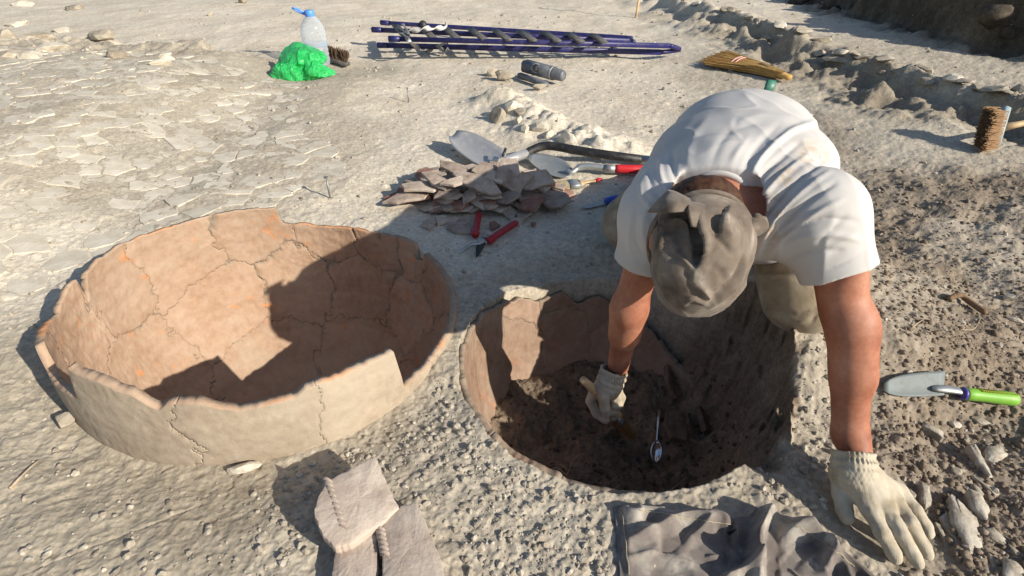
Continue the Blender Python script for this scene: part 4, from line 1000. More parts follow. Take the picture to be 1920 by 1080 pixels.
TOP = [(818, 322, .075, 4, -.5, .3, 'largest pale pinkish sherd leaning at the top left end of the heap', 'sherd_pale', 1.15), (894, 322, .05, 4, -.2, .1, 'pale buff sherd lying flat on the far top of the heap', 'sherd_pale', 1.5),
 (790, 358, .052, 5, .1, .2, 'pale sherd with crumbly edge on the left side of the heap', 'sherd_pale', 1.4), (868, 344, .05, 4, .2, .5, 'sandy long sherd just below the largest leaning sherd', 'sherd_pale', 1.5),
 (956, 341, .055, 4, .75, .2, 'grey sherd standing upright at the back of the heap', 'sherd', 1.3), (1000, 342, .06, 5, .35, -.4, 'pale sherd with knobbly rope edge at the right back of the heap', 'sherd_pale', 1.3),
 (931, 352, .042, 4, .3, .2, 'small square sherd with red broken edge behind the big mottled sherd', 'sherd_pale', 1.1), (953, 374, .058, 6, .45, -.2, 'big rounded sherd with rusty spots at the middle of the heap', 'sherd_pale', 1.2),
 (911, 378, .050, 4, .4, .3, 'plain grey triangular sherd in front of the heap centre', 'sherd', 1.2), (979, 356, .038, 4, .8, -.2, 'narrow dark sherd standing right of the mottled one', 'sherd', 1.4),
 (1040, 394, .062, 7, .08, .3, 'dark rounded sherd lying flat at the right edge of the heap', 'sherd', 1.05), (900, 392, .07, 6, .25, .15, 'long curved sherd along the front foot of the heap', 'sherd', 1.6),
 (852, 370, .055, 5, .25, .2, 'long grey sherd on the left front slope of the heap', 'sherd', 1.6), (818, 378, .055, 5, .15, .5, 'brown curved sherd low on the left side of the heap', 'sherd', 1.6),
 (772, 386, .055, 5, .1, .3, 'ragged thin sherd at the outer left foot of the heap', 'sherd', 1.6), (750, 374, .04, 4, .12, .2, 'pointed reddish sherd at the far left tip of the heap', 'sherd_red', 1.6),
 (1018, 388, .024, 4, .2, .2, 'small pale chip on the round dark sherd', 'sherd_pale', 1.0), (996, 405, .045, 5, .2, -.2, 'red brown sherd at the front right foot of the heap', 'sherd_red', 1.4),
 (826, 418, .036, 4, .12, .9, 'pale square sherd lying apart in front of the heap on the left', 'sherd_pale', 1.1), (806, 424, .032, 4, .1, .9, 'grey narrow sherd beside the pale square one', 'sherd', 1.4),
 (862, 431, .042, 5, .1, .2, 'grey five sided sherd with red edge left of the secateurs', 'sherd', 1.2), (870, 418, .028, 3, .15, .2, 'small triangular sherd behind the five sided one', 'sherd', 1.1),
 (970, 420, .024, 4, .2, .1, 'small pale sherd above the secateurs handle', 'sherd_pale', 1.1), (1000, 425, .012, 4, .2, .1, 'tiny red brown chip right of the secateurs', 'sherd_red', 1.1), (926, 428, .026, 4, .12, .4, 'small brown sherd between the secateurs handles', 'sherd_red', 1.3)]
TOPP = []
for px_, py_, r, n, tl, az, lb, m, stc in TOP:
    p = on(px_, py_)
    for _ in range(6): p = G(px_, py_, heap_z(p.x, p.y))
    put_sherd(p.x, p.y, heap_z(p.x, p.y)+.010, r*1.08, n, .011, tl, az, lb, m, stc, .08); TOPP.append((p.x, p.y, lb))

REF = ['the big leaning sherd at top left', 'the pale sherd on the far top', 'the crumbly pale sherd', 'the sandy long sherd', 'the upright grey sherd', 'the rope edged sherd', 'the small square sherd', 'the big mottled sherd', 'the triangular sherd', 'the narrow standing sherd', 'the dark rounded sherd', 'the long curved front sherd', 'the long grey sherd', 'the brown curved sherd', 'the ragged thin sherd', 'the pointed reddish sherd', 'the pale chip', 'the red brown front sherd', 'the pale square sherd in front', 'the narrow grey sherd in front', 'the five sided sherd', 'the small triangular sherd', 'the small pale front sherd', 'the tiny red chip', 'the small brown sherd']
seen_l = set()
for o, x_, y_, r, mk in LOW:
    for k in sorted(range(len(TOPP)), key=lambda k: (TOPP[k][0]-x_)**2+(TOPP[k][1]-y_)**2):
        dx, dy = x_-TOPP[k][0], y_-TOPP[k][1]; dr = ('right of' if dx > 0 else 'left of') if abs(dx) > abs(dy) else ('behind' if dy > 0 else 'in front of')
        lb = f"{'large' if r > .05 else 'small' if r < .038 else 'medium'} {dict(sherd='grey', sherd_red='red', sherd_pale='pale')[mk]} heap sherd {dr} {REF[k]}"
        if lb not in seen_l: break
    seen_l.add(lb); o['label'] = lb

# big sherds in the foreground, rope bands pressed with a finger
def plate(px_poly, z0, slope, th, label, bands=(), dimple=None):
    poly = [G(a, b_, z0) for a, b_ in px_poly]; c = sum(poly, Vector())/len(poly); zz = lambda q: z0+slope[0]*(q[0]-c.x)+slope[1]*(q[1]-c.y)
    pts = []; rr = random.Random(int(c.x*1e4))
    for k in range(len(poly)):
        a, b_ = poly[k], poly[(k+1) % len(poly)]
        for j in range(5):
            t = j/5; w = .0014 if j else .0008; pts.append(Vector((a.x+(b_.x-a.x)*t+rr.uniform(-w, w), a.y+(b_.y-a.y)*t+rr.uniform(-w, w), 0)))
    m = len(pts); V, F = [], []
    for i_r, (s_, dz) in enumerate(((.97, -th), (1.0, -th*.7), (1.0, -th*.2), (.985, -.001), (.93, 0), (.7, .002), (.35, .003))):
        for q in pts:
            u = c+(q-c)*s_; V.append(Vector((u.x, u.y, zz(u)+dz+.0007*float(fbm(np.array([u.x*60]), np.array([u.y*60]), 77, 3)[0])*(i_r > 2))))
    for i in range(6):
        for k in range(m): F.append((i*m+k, i*m+(k+1) % m, (i+1)*m+(k+1) % m, (i+1)*m+k))
    V.append(Vector((c.x, c.y, zz(c)+.003))); F += [(6*m+k, 6*m+(k+1) % m, 7*m) for k in range(m)]
    root = thing('sherd', (c.x, c.y, z0-th), label, 'sherd', 'large sherds in the foreground')
    part('sherd_body', V, F, M['big_sherd'], root, False)
    for (a, b_), n, w in bands:
        a, b_ = G(*a, z0), G(*b_, z0); d = (b_-a)/n; nn = Vector((-d.y, d.x, 0)).normalized(); Vb, Fb = [], []
        for k in range(n):
            q0, q1 = a+d*k, a+d*(k+1)
            rows = []
            for j in range(7):
                t = j/6; q = q0+(q1-q0)*t; hgt = .0044-.0046*math.exp(-((t-.45)/.15)**2)
                row = []
                for i in range(9):
                    s_ = (i-4)/4; u = q+nn*(w*s_)+d*(.7*s_); row.append(len(Vb)); Vb.append(Vector((u.x, u.y, zz(u)-.0015+(hgt+.0025)*max(0, 1-s_*s_)**.9)))
                rows.append(row)
            for r0, r1 in zip(rows[:-1], rows[1:]):
                for i in range(8): Fb.append((r0[i], r0[i+1], r1[i+1], r1[i]))
        part('rope_band', Vb, Fb, M['big_sherd'], root)
    if dimple:
        q = G(*dimple, z0); V, F = rock_mesh(.006, .011, .0035, 5); part('knob', [v_+Vector((q.x, q.y, zz(q)+.001)) for v_ in V], F, M['big_sherd'], root)
    return root
plate([(691, 861), (705, 856), (716, 884), (730, 910), (741, 934), (746, 944), (722, 968), (690, 990), (655, 1018), (628, 1026), (606, 1008), (590, 968), (600, 935), (616, 908), (660, 880)], .062, (-.16, .02), .024, 'large grey pot sherd with a rope band on its left, uppermost in the foreground', [(((617, 906), (644, 992)), 9, .0075)])
plate([(781, 939), (792, 965), (812, 1012), (829, 1050), (836, 1100), (836, 1140), (712, 1140), (716, 1060), (712, 992), (726, 972), (752, 950)], .043, (-.02, .03), .024, 'large grey pot sherd running out of the picture at the bottom left', [(((714, 992), (724, 1046)), 6, .0085)], (772, 1016))
plate([(628, 1030), (655, 1022), (690, 996), (706, 992), (710, 1060), (704, 1140), (618, 1140), (622, 1075)], .036, (-.03, .02), .022, 'flat pinkish sherd in the shadow left of the lower rope band')

# ================================================================== STONES
RK = [(128, 800, .05, .04, .05, .3, 'rounded pebble against the left foot of the storage jar', 'stone_d', .15), (458, 886, .085, .03, .028, .25, 'flat splinter of stone lying in front of the storage jar', 'stone', .2), (765, 722, .035, .02, .02, .6, 'small white chip at the right foot of the storage jar', 'stone', .1),
 (945, 152, .20, .10, .085, -.05, 'sand coloured block lying left of the grey tool', 'stone_d', .15), (922, 142, .12, .09, .07, .5, 'greyish stone behind the sand coloured block', 'stone_d', .15), (1012, 170, .13, .05, .05, .1, 'small brick shaped stone in front of the grey tool', 'stone_d', .1),
 (935, 222, 0.136, 0.119, 0.128, 1.2, 'tallest grey rock at the left end of the stone row', 'stone_d', .42), (958, 205, 0.111, 0.068, 0.093, .2, 'white angular rock at the top of the stone row', 'stone', .48), (972, 228, 0.068, 0.060, 0.085, .7, 'thin upright rock in the stone row', 'stone', .48),
 (985, 243, 0.076, 0.051, 0.076, 2.3, 'pale wedge between the upright rock and the broad one', 'stone', .48), (1012, 240, 0.111, 0.068, 0.085, -.4, 'broad white rock in the middle of the stone row', 'stone', .5), (1030, 252, 0.085, 0.060, 0.068, .9, 'small hollow rock right of the broad white one', 'stone', .48),
 (1062, 262, 0.145, 0.068, 0.076, -.5, 'long flat faced block of the stone row', 'stone', .5), (1098, 282, 0.136, 0.068, 0.076, -.55, 'last long block of the stone row just above the shovel shaft', 'stone', .5), (1118, 292, 0.068, 0.051, 0.043, -.2, 'low stone at the right end of the row by the shovel', 'stone', .48), (978, 212, 0.102, 0.085, 0.060, .4, 'crumbly pale rock on the mound behind the row', 'stone_d', .5), (1000, 222, 0.060, 0.051, 0.051, 1.4, 'little white stone on the mound behind the row', 'stone', .48),
 (1790, 800, .03, .018, .016, -.6, 'small white flake right of the angular stone', 'stone', .2), (1835, 790, .05, .03, .008, -.5, 'thin grey flake standing out near the right edge', 'stone_d', .1), (1700, 932, .036, .026, .024, -.4, 'buff rounded pebble right of the gloved knuckles', 'stone_d', .2), (1892, 560, .04, .035, .03, .3, 'pale lump of stone at the right edge on brown soil', 'stone', .3), (1790, 885, .03, .02, .016, .1, 'small buff stone in the crumbly soil above the slabs', 'stone_d', .25), (1705, 700, .018, .014, .012, .2, 'little white stone behind the trowel blade', 'stone', .2), (1900, 600, .05, .02, .018, -.6, 'whitish splinter at the right edge below the pale lump', 'stone', .3),
 (205, 66, .09, .06, .06, .4, 'dark brown stone standing alone on the pale rock at upper left', 'stone_d', .2), (455, 6, .14, .08, .10, .3, 'brown stone at the top edge left of the bottle', 'stone_d', .2), (395, 30, .05, .04, .05, .6, 'small brown stone below the top edge left of the bottle', 'stone_d', .2)]
for i, (a, b_, w, d, h, r, lb, m, sk) in enumerate(RK): rock(a, b_, w, d, h, r, lb, 40+i, m, sink=sk)
M['slab'] = mat('dusty white limestone', [(.34, (.27, .23, .175)), (.48, (.43, .39, .325)), (.66, (.54, .505, .435))], 34, .92, .6, 120, .004, var=.15)
SL = [([(1806, 847), (1819, 846), (1840, 867), (1859, 897), (1851, 898), (1828, 874)], .022, 'pointed white slab at the upper end of the right outcrop'), ([(1844, 844), (1874, 842), (1888, 855), (1865, 874), (1847, 865)], .016, 'broad white slab beside the pointed one'),
 ([(1817, 895), (1840, 899), (1874, 927), (1865, 931), (1840, 911)], .012, 'long low slab below the pointed one'), ([(1819, 911), (1828, 910), (1843, 930), (1837, 935)], .012, 'small narrow slab between the long low slab and the thick one'),
 ([(1805, 927), (1828, 934), (1852, 964), (1847, 980), (1817, 962)], .026, 'thick white slab above the largest layered slab'), ([(1777, 934), (1791, 946), (1828, 974), (1842, 1027), (1819, 1036), (1782, 992), (1774, 960)], .020, 'largest layered white slab right of the gloved hand'),
 ([(1759, 974), (1773, 962), (1781, 994), (1810, 1031), (1791, 1017)], .011, 'middle layer slab beside the largest white slab'), ([(1749, 983), (1763, 987), (1789, 1034), (1780, 1032)], .008, 'thin splinter slab nearest the gloved fingertips'),
 ([(1722, 909), (1740, 916), (1743, 950), (1731, 960), (1724, 946)], .020, 'upright pale flake just right of the gloved knuckles'), ([(1842, 997), (1861, 992), (1888, 1015), (1884, 1027), (1856, 1013)], .012, 'low slab right of the largest layered slab'),
 ([(1888, 1022), (1909, 1034), (1918, 1046), (1900, 1040)], .010, 'small slab at the right edge above the corner slab'), ([(1877, 1052), (1902, 1059), (1918, 1073), (1922, 1090), (1881, 1086)], .016, 'white slab in the lower right corner of the photo'), ([(1849, 1038), (1862, 1046), (1877, 1071), (1861, 1066)], .010, 'narrow slab left of the corner slab'),
 ([(1730, 793), (1742, 798), (1764, 818), (1764, 830), (1742, 814), (1727, 801)], .018, 'angular white slab stone below the garden trowel')]
for pl_, h_, lb in SL:
    q = [on(a, b_) for a, b_ in pl_]; c_ = sum(q, Vector())/len(q); V, F = slab_mesh([(v_.x, v_.y) for v_ in q], h_*.75, (-.13, .10), .02, .05, 4, .03)
    z0 = gz(c_.x, c_.y, .03); V = [(v_[0], v_[1], v_[2]+z0-.004+.0007*float(vn(np.array([v_[0]*90]), np.array([v_[1]*90]), 8)[0])) for v_ in V]
    solo('rock', [Vector(v_) for v_ in V], F, M['slab'], lb, 'rock', 'broken white slabs of the right outcrop', True)
# blocks broken out of the rock lip at upper left
LL = [(45, 90, .34, .2, .20), (70, 78, .3, .2, .16), (15, 80, .22, .2, .22), (100, 105, .26, .14, .12), (135, 92, .22, .16, .13), (172, 92, .26, .13, .14), (205, 98, .24, .14, .13), (222, 108, .12, .1, .12), (262, 102, .2, .12, .12), (298, 124, .14, .08, .08), (312, 117, .12, .06, .08), (60, 112, .2, .12, .1), (45, 10, .4, .2, .14), (30, 48, .3, .2, .12), (140, 18, .3, .16, .12), (120, 60, .24, .14, .1), (180, 72, .24, .14, .1), (20, 110, .2, .16, .1)]
for i, (a, b_, w, d, h) in enumerate(LL):
    mk = random.choice(['stone', 'stone', 'stone_d']); big = 'large' if w > .25 else 'small' if w < .18 else 'mid sized'
    rock(a, b_, w, d*1.2, h*.85, random.uniform(-.6, .6), f"{big} {'pale' if mk == 'stone' else 'tan'} block of the upper left rock lip, {ORD[sorted(range(len(LL)), key=lambda k: LL[k][0]).index(i)]} from the left picture edge", 90+i, mk, 'blocks of the rock lip at upper left', .38, random.uniform(-.2, .2))
# capping stones of the ledge at the right
for i in range(49):
    t = i/48; q = catmull([(a, b_, 0) for a, b_ in LEDGE[:7]], 12); p = q[int(t*(len(q)-1))]; x_, y_ = p.x+random.uniform(.02, .14), p.y+random.uniform(-.08, .08)
    w = random.uniform(.07, .22); mk = 'stone' if random.random() < .2 else 'stone_d'; V, F = rock_mesh(w/2, w*.36, random.uniform(.014, .034), 200+i); R = Euler((random.uniform(-.2, .2), random.uniform(-.2, .2), 1.8+random.uniform(-.5, .5))).to_matrix()
    solo('rock', [R@v_+Vector((x_, y_, zg(x_, y_)+.012)) for v_ in V], F, M[mk], f"{'pale' if mk == 'stone' else 'grey'} flat stone capping the right ledge, {ORD[i]} counting from its near end", 'rock', 'stones capping the low ledge at right', False)
# clods fallen from the spoil bank
M['clod'] = mat('dark earth clod', [(.35, (.045, .036, .027)), (.55, (.10, .08, .058)), (.72, (.2, .165, .125))], 18, .95, .7, 60, .006, var=.3)
CY = sorted(random.uniform(3.0, 7.5) for _ in range(40))
for i in range(40):
    y_ = CY[i]; xb = float(np.interp(y_, [b_[1] for b_ in BANK[:6]], [b_[0] for b_ in BANK[:6]])); x_ = xb+random.uniform(-.12, .7)**1
    w = random.uniform(.08, .3); V, F = rock_mesh(w/2, w*.4, w*.36, 300+i); solo('clod', [Vector(v_)+Vector((x_, y_, zg(x_, y_)+.02)) for v_ in V], F, M['clod'], f"{'large' if w > .2 else 'small'} dark earth lump on the spoil bank, {ORD[i]} from its near end", 'earth clod', 'earth lumps on the spoil bank')
# pieces of the lower jar and stones inside the pit
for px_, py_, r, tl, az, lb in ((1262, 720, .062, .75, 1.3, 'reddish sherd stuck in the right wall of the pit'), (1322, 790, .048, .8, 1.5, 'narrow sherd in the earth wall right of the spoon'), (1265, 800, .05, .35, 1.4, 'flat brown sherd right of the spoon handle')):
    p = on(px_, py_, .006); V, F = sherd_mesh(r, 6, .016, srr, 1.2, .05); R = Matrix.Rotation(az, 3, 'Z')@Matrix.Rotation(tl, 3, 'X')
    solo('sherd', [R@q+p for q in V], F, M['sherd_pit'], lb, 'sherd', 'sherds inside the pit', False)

# ================================================================== TOOLS
M['alu'] = plain('scratched aluminium', (.60, .60, .60), .5, .75, .26, 60, (.5, .46, .4))
M['steel'] = plain('worn steel', (.42, .45, .46), .5, .7, .26, 38, (.38, .34, .28))
M['trowel'] = plain('dusty trowel steel', (.155, .185, .19), .62, .1, .16, 46, (.26, .235, .19))
M['black'] = plain('black rubber', (.018, .018, .02), .5, 0, .12, 30, (.2, .18, .15))
M['red'] = plain('red plastic', (.55, .018, .025), .4, 0, .08, 50, (.4, .25, .2))
M['dred'] = plain('dark red plastic', (.36, .012, .022), .42, 0, .12, 60, (.3, .2, .17))
M['blue'] = plain('blue plastic', (.015, .075, .48), .4, 0, .1, 50, (.3, .3, .35))
M['green'] = plain('green grip', (.20, .46, .045), .5, 0, .05, 40, (.4, .4, .25))
M['olive'] = plain('yellow green grip ribs', (.30, .34, .02), .55, 0, .05)
M['purple'] = plain('purple collar', (.06, .04, .26), .4, 0, .1)
M['wood'] = mat('pale turned wood', [(.35, (.45, .30, .15)), (.6, (.62, .45, .26))], 40, .55, .15, 200)
M['tan'] = mat('straw', [(.3, (.36, .19, .05)), (.5, (.52, .31, .10)), (.7, (.62, .42, .18))], 60, .8, .3, 300)
M['bristle'] = mat('brown bristles', [(.3, (.05, .03, .02)), (.7, (.16, .10, .06))], 80, .9, .3, 400)
M['bristle_t'] = mat('tan bristles', [(.3, (.20, .115, .045)), (.7, (.42, .27, .13))], 80, .9, .3, 400)
M['bristle_p'] = mat('pale bristles', [(.3, (.36, .31, .19)), (.7, (.52, .46, .32))], 90, .9, .3, 400)
M['navy'] = plain('chipped navy paint', (.016, .018, .115), .42, 0, .14, 34, (.15, .10, .075))
M['tread'] = plain('dark ladder tread', (.085, .082, .08), .6, .1, .2, 40, (.28, .25, .2))
M['grey'] = plain('grey tool casing', (.10, .11, .13), .45, 0, .15, 40, (.35, .32, .28))
M['lgrey'] = plain('light grey metal', (.38, .38, .38), .45, .6, .15)
M['teal'] = plain('dark green plastic', (.012, .16, .11), .45, 0, .1)
M['white'] = plain('white strap', (.62, .60, .57), .8, 0, .2)

def dish(center, wide, prof, thick=.003, name='blade'):
    """blade from its centre line: center pts, half-width vectors, sag"""
    V, n, m = [], len(center), 9
    for c_, w, sg in zip(center, wide, prof):
        up = Vector((0, 0, 1))
        for k in range(m):
            s_ = (k-(m-1)/2)/((m-1)/2); V.append(c_+w*s_+up*sg*(s_*s_-1))
    id_ = np.arange(n*m).reshape(n, m); Q = np.stack([id_[:-1, :-1], id_[1:, :-1], id_[1:, 1:], id_[:-1, 1:]], -1).reshape(-1, 4)
    V = np.array([tuple(q) for q in V]); N = vnormals(V, Q); V2 = np.concatenate([V+N*thick/2, V-N*thick/2]); F = [Q, Q[:, ::-1]+n*m]
    for a in (id_[0, :], id_[-1, ::-1], id_[::-1, 0], id_[:, -1]): F.append(np.stack([a[:-1], a[1:], a[1:]+n*m, a[:-1]+n*m], 1))
    return V2, np.concatenate(F)
def lerp_list(a, b_, n): return [a+(b_-a)*(i/(n-1)) for i in range(n)]

# large shovel
r_ = thing('shovel', tuple(on(945, 308)), 'large shovel with scratched aluminium blade and black shaft lying behind the sherds', 'shovel')
T, S = P(849, 249, 2.44), P(938, 305, 2.30); A1, A2 = P(873, 293, 2.36), P(914, 264, 2.44); hw = (A2-A1)*.5
ts = np.linspace(0, 1, 11); cen = [T+(S-T)*t for t in ts]; wd = [hw*k for k in (.36, .68, .85, .95, 1.0, 1.03, 1.05, 1.05, 1.02, .92, .45)]
part('blade', *dish(cen, wd, [.012, .016, .02, .022, .024, .024, .024, .024, .022, .02, .01]), M['alu'], r_)
E1 = on(985, 303, .035); part('socket', *tube([S+(T-S)*.12, S, E1], [.012, .019, .021], 14), M['alu'], r_)
sh = [E1, on(1010, 299, .055), on(1035, 299, .06), on(1090, 303, .045), on(1160, 309, .035), on(1200, 312, .03)]
part('shaft', *tube(catmull(sh, 5), .0185, 14), M['black'], r_)
part('shaft_end', *tube([sh[-1], on(1300, 322, .03), on(1420, 332, .03)], .0185, 14), M['lgrey'], r_)
part('rivet', *tube([P(943, 292, 2.27), P(948, 279, 2.29)], .006, 8), M['black'], r_)
# small shovel
r_ = thing('shovel', tuple(on(1075, 332)), 'small shovel with shiny steel blade and red grip beside the large shovel', 'shovel')
T, S = on(990, 308, .035), on(1072, 331, .018); hw = (on(1040, 306, .03)-on(1030, 331, .01))*.5
cen = [T+(S-T)*t for t in ts]; part('blade', *dish(cen, [hw*k for k in (.22, .5, .72, .86, .95, 1, 1, .98, .9, .7, .35)], [.006, .01, .014, .016, .018, .018, .018, .018, .016, .012, .006], .0025), M['steel'], r_)
part('neck', *tube(catmull([S+(T-S)*.1, S, on(1085, 326, .028), on(1105, 326, .032), on(1135, 328, .028)], 4), [.010]*8+[.014]*9, 12), M['steel'], r_)
part('ferrule', *tube([on(1132, 328, .028), on(1152, 329, .028)], .017, 14), M['lgrey'], r_)
part('grip', *tube([on(1152, 329, .028), on(1158, 329, .028), on(1200, 330, .028), on(1211, 330, .028)], [.0165, .018, .018, .0165], 14), M['red'], r_)
part('shaft_end', *tube([on(1211, 330, .028), on(1300, 336, .028)], .0155, 12), M['black'], r_)

def bristles(a, b_, wdir, w0, w1, t0, n, m, root, rad=.0012, name='bristles', jit=.003):
    """bundle of single hairs from ferrule a to tips b"""
    rr = random.Random(9); out = []; d = (b_-a).normalized(); up = d.cross(wdir).normalized()
    for _ in range(n):
        s_, h = rr.uniform(-1, 1), rr.uniform(-1, 1); p0 = a+wdir*s_*w0+up*h*t0; p1 = b_+wdir*s_*w1+up*h*t0*.8+Vector((rr.gauss(0, jit), rr.gauss(0, jit), rr.gauss(0, jit*.5)))+d*rr.uniform(-.006, .004)
        out.append(tube([p0, (p0+p1)/2+up*rr.gauss(0, jit*.5), p1], [rad, rad, rad*.5], 4, False))
    V, F = join(*out); return part(name, V, F, m, root, kind='stuff')
# paint brush
r_ = thing('paint_brush', tuple(on(1080, 352)), 'flat paint brush with pale wooden handle and red tip beside the small shovel', 'brush')
f0, f1 = on(1066, 352, .014), on(1086, 350, .014); wv = (on(1072, 359, .012)-on(1066, 345, .012)).normalized()
bristles(f0, on(1041, 352, .008), wv, .028, .031, .008, 260, M['bristle_p'], r_)
part('ferrule', *bar(f0, f1, .060, .018), M['steel'], r_)
part('handle', *tube(catmull([f1, on(1096, 348, .014), on(1108, 346, .014), on(1116, 345, .014)], 4), [.024, .022, .018, .013, .010, .009, .0085, .008, .008, .009, .009, .009, .009], 12, True, .5), M['wood'], r_)
part('handle_tip', *tube([on(1116, 345, .014), on(1122, 343, .014), on(1128, 342, .014)], [.0095, .011, .007], 12, True, .6), M['red'], r_)
# blue handled knife trowel
r_ = thing('pointing_trowel', tuple(on(1140, 385)), 'small flat blade with blue plastic handle by the kneeling leg', 'trowel')
a, b_ = on(1138, 384, .012), on(1091, 394, .008); wv = Vector((b_.y-a.y, a.x-b_.x, 0)).normalized()
part('blade', *dish(lerp_list(b_, a, 6), [wv*k for k in (.003, .011, .013, .014, .014, .012)], [0]*6, .0025), M['steel'], r_)
part('handle', *bar(on(1136, 385, .016), on(1172, 376, .018), .026, .022), M['blue'], r_)
# secateurs
r_ = thing('secateurs', tuple(on(900, 462)), 'secateurs with two dark red handles lying open in front of the heap', 'secateurs')
part('handle', *tube(catmull([on(898, 411, .022), on(896, 425, .022), on(893, 440, .02), on(891, 450, .018)], 4), [.008]+[.0115]*9+[.014, .014, .012], 12), M['dred'], r_)
part('handle', *tube(catmull([on(969, 428, .022), on(950, 440, .022), on(930, 452, .02), on(916, 462, .018)], 4), [.008]+[.0115]*9+[.014, .014, .012], 12), M['dred'], r_)
part('pivot', *revolve([(.011, 0), (.011, .012), (.006, .015)], on(904, 461, .01), (0, 0, 1), 14), M['steel'], r_)
part('blade', *dish(lerp_list(on(906, 456, .017), on(894, 487, .009), 7), [Vector((.011*k, .004*k, 0)) for k in (.9, 1.1, 1.2, 1.1, .9, .5, .1)], [0]*7, .004), M['black'], r_)
part('hook', *tube(catmull([on(912, 460, .014), on(900, 464, .014), on(884, 466, .014), on(872, 473, .012), on(866, 480, .010)], 4), [.007]*9+[.006]*4+[.005, .004, .003, .002], 8), M['steel'], r_)
part('spring', *tube([on(902, 452, .02), on(911, 455, .02), on(918, 452, .02)], .004, 8), M['lgrey'], r_)
# garden trowel, green grip
r_ = thing('garden_trowel', tuple(on(1790, 748)), 'garden trowel with steel blade and bright green ribbed handle at right', 'trowel')
tip, base = on(1653, 734, .014), on(1764, 731, .020); side = (on(1712, 713, .022)-on(1714, 752, .012))*.5
part('blade', *dish(lerp_list(tip, base, 12), [side*k for k in (.32, .6, .75, .84, .9, .94, .97, .99, 1, 1, 1, .97)], [.002, .003, .004, .005, .005, .005, .005, .005, .005, .005, .005, .005], .0018), M['trowel'], r_)
part('tang', *tube(catmull([on(1742, 740, .018), on(1765, 742, .020), on(1790, 747, .022), on(1797, 750, .022)], 3), [.004, .008, .010, .011, .0105, .010, .010, .010, .010, .010], 10, True, .6), M['steel'], r_)
h0, h1 = on(1794, 750, .020), on(1897, 763, .022); d = h1-h0
part('collar', *tube([h0, h0+d*.03, h0+d*.07], [.0125, .0145, .0135], 16), M['purple'], r_)
gr = part('grip', *tube([h0+d*t for t in (.07, .1, .2, .4, .6, .8, .92, .98, 1)], [.0125, .014, .0135, .0130, .0142, .0148, .0145, .012, .006], 20), M['green'], r_)
for k in range(15):
    c_ = h0+d*(.30+.043*k); V, F = bar(c_+Vector((-.001, .009, .0105)), c_+Vector((.004, -.004, .0145)), .0022, .003); part('grip_rib', V, F, M['olive'], gr)
# spoon in the pit
r_ = thing('spoon', tuple(on(1230, 848)), 'shiny metal spoon lying on the dark floor of the pit', 'spoon')
M['chrome'] = plain('polished spoon steel', (.75, .75, .76), .12, 1, .04)
bc, be = on(1230, 834, .014), on(1229, 868, .012); ax_ = be-bc; wv = Vector((1, 0, 0))
part('bowl', *dish(lerp_list(bc-ax_*.05, be+ax_*.05, 11), [wv*.0155*k for k in (.18, .55, .8, .94, 1, 1, .97, .88, .74, .52, .15)], [.001, .004, .006, .008, .008, .008, .008, .007, .005, .003, .001], .0012), M['chrome'], r_)
part('handle', *tube(catmull([bc, on(1231, 815, .018), on(1233, 795, .022), on(1235, 776, .024)], 4), [.003, .0028, .0026, .0024, .0025, .003, .0035, .004, .0045, .005, .0058, .006, .005], 8, True, .4), M['chrome'], r_)
# dig brush held in the right hand
r_ = thing('hand_brush', tuple(HB[0]), 'wooden handled brush held by the gloved hand inside the pit', 'brush')
hbv = [Vector(q) for q in HB]
part('handle', *tube(catmull(hbv[:3], 6), [.0085, .0098, .0105, .0108, .0106, .0104, .0104, .0104, .0104, .0106, .011, .012, .012], 14), M['wood'], r_)
V, F = rock_mesh(.0028, .0028, .0014, 3); part('hang_hole', [v_+hbv[0]+(hbv[1]-hbv[0])*.32+Vector((0, -.0085, .0065)) for v_ in V], F, M['black'], r_)
part('ferrule', *tube([hbv[2]+(hbv[1]-hbv[2])*.1, hbv[2]+(hbv[3]-hbv[2])*.4], [.013, .017], 14, True, .6), M['lgrey'], r_)
bristles(hbv[2]+(hbv[3]-hbv[2])*.3, hbv[3]+(hbv[3]-hbv[2])*.35, Vector((.7, -.6, 0)).normalized(), .017, .024, .009, 300, M['bristle_t'], r_)

# ================================================================== FAR THINGS
# folded step ladder lying on the rock
r_ = thing('step_ladder', tuple(on(960, 80)), 'folded blue metal step ladder lying on the pale rock', 'ladder')
def zl(a, b_, h): return G(a, b_, h+gz(0.2, 5.0))
f1a, f1b = zl(724, 43, .10), zl(1160, 70, .10); f3a, f3b = zl(742, 73, .15), zl(1200, 82, .14)
f2a, f2b = zl(709, 56, .13), zl(1180, 77, .13); f4a, f4b = zl(720, 85, .05), zl(1240, 98, .06)
tipb = zl(1274, 93, .07)
part('rail', *tube(catmull([f1a, f1a+(f1b-f1a)*.5, f1b, zl(1178, 73, .10), zl(1188, 79, .10)], 5), .017, 8), M['navy'], r_)
part('rail', *bar(f3a, zl(1256, 86, .11), .026, .032), M['navy'], r_); part('rail', *bar(f2a, f2b, .026, .034), M['navy'], r_); part('rail', *bar(f4a, f4b, .026, .036), M['navy'], r_)
part('end_hoop', *tube(catmull([f4b, tipb, zl(1256, 86, .11)], 6), .016, 8), M['navy'], r_)
for k, xs in enumerate((748, 800, 846, 896, 942, 988, 1033, 1076, 1118)):
    t2, t3 = (xs-709)/(1180-709), (xs+17-742)/(1200-742)
    a, b_ = f2a+(f2b-f2a)*t2, f3a+(f3b-f3a)*t3
    part('step', *bar(a-(b_-a)*.16+Vector((0, 0, .03)), a+(b_-a)*.93+Vector((0, 0, .004)), .055, .016), M['tread'], r_)
part('cross_bar', *bar(f1a+(f1b-f1a)*.93-Vector((0, 0, .03)), f4a+(f4b-f4a)*.86, .03, .012), M['tread'], r_)
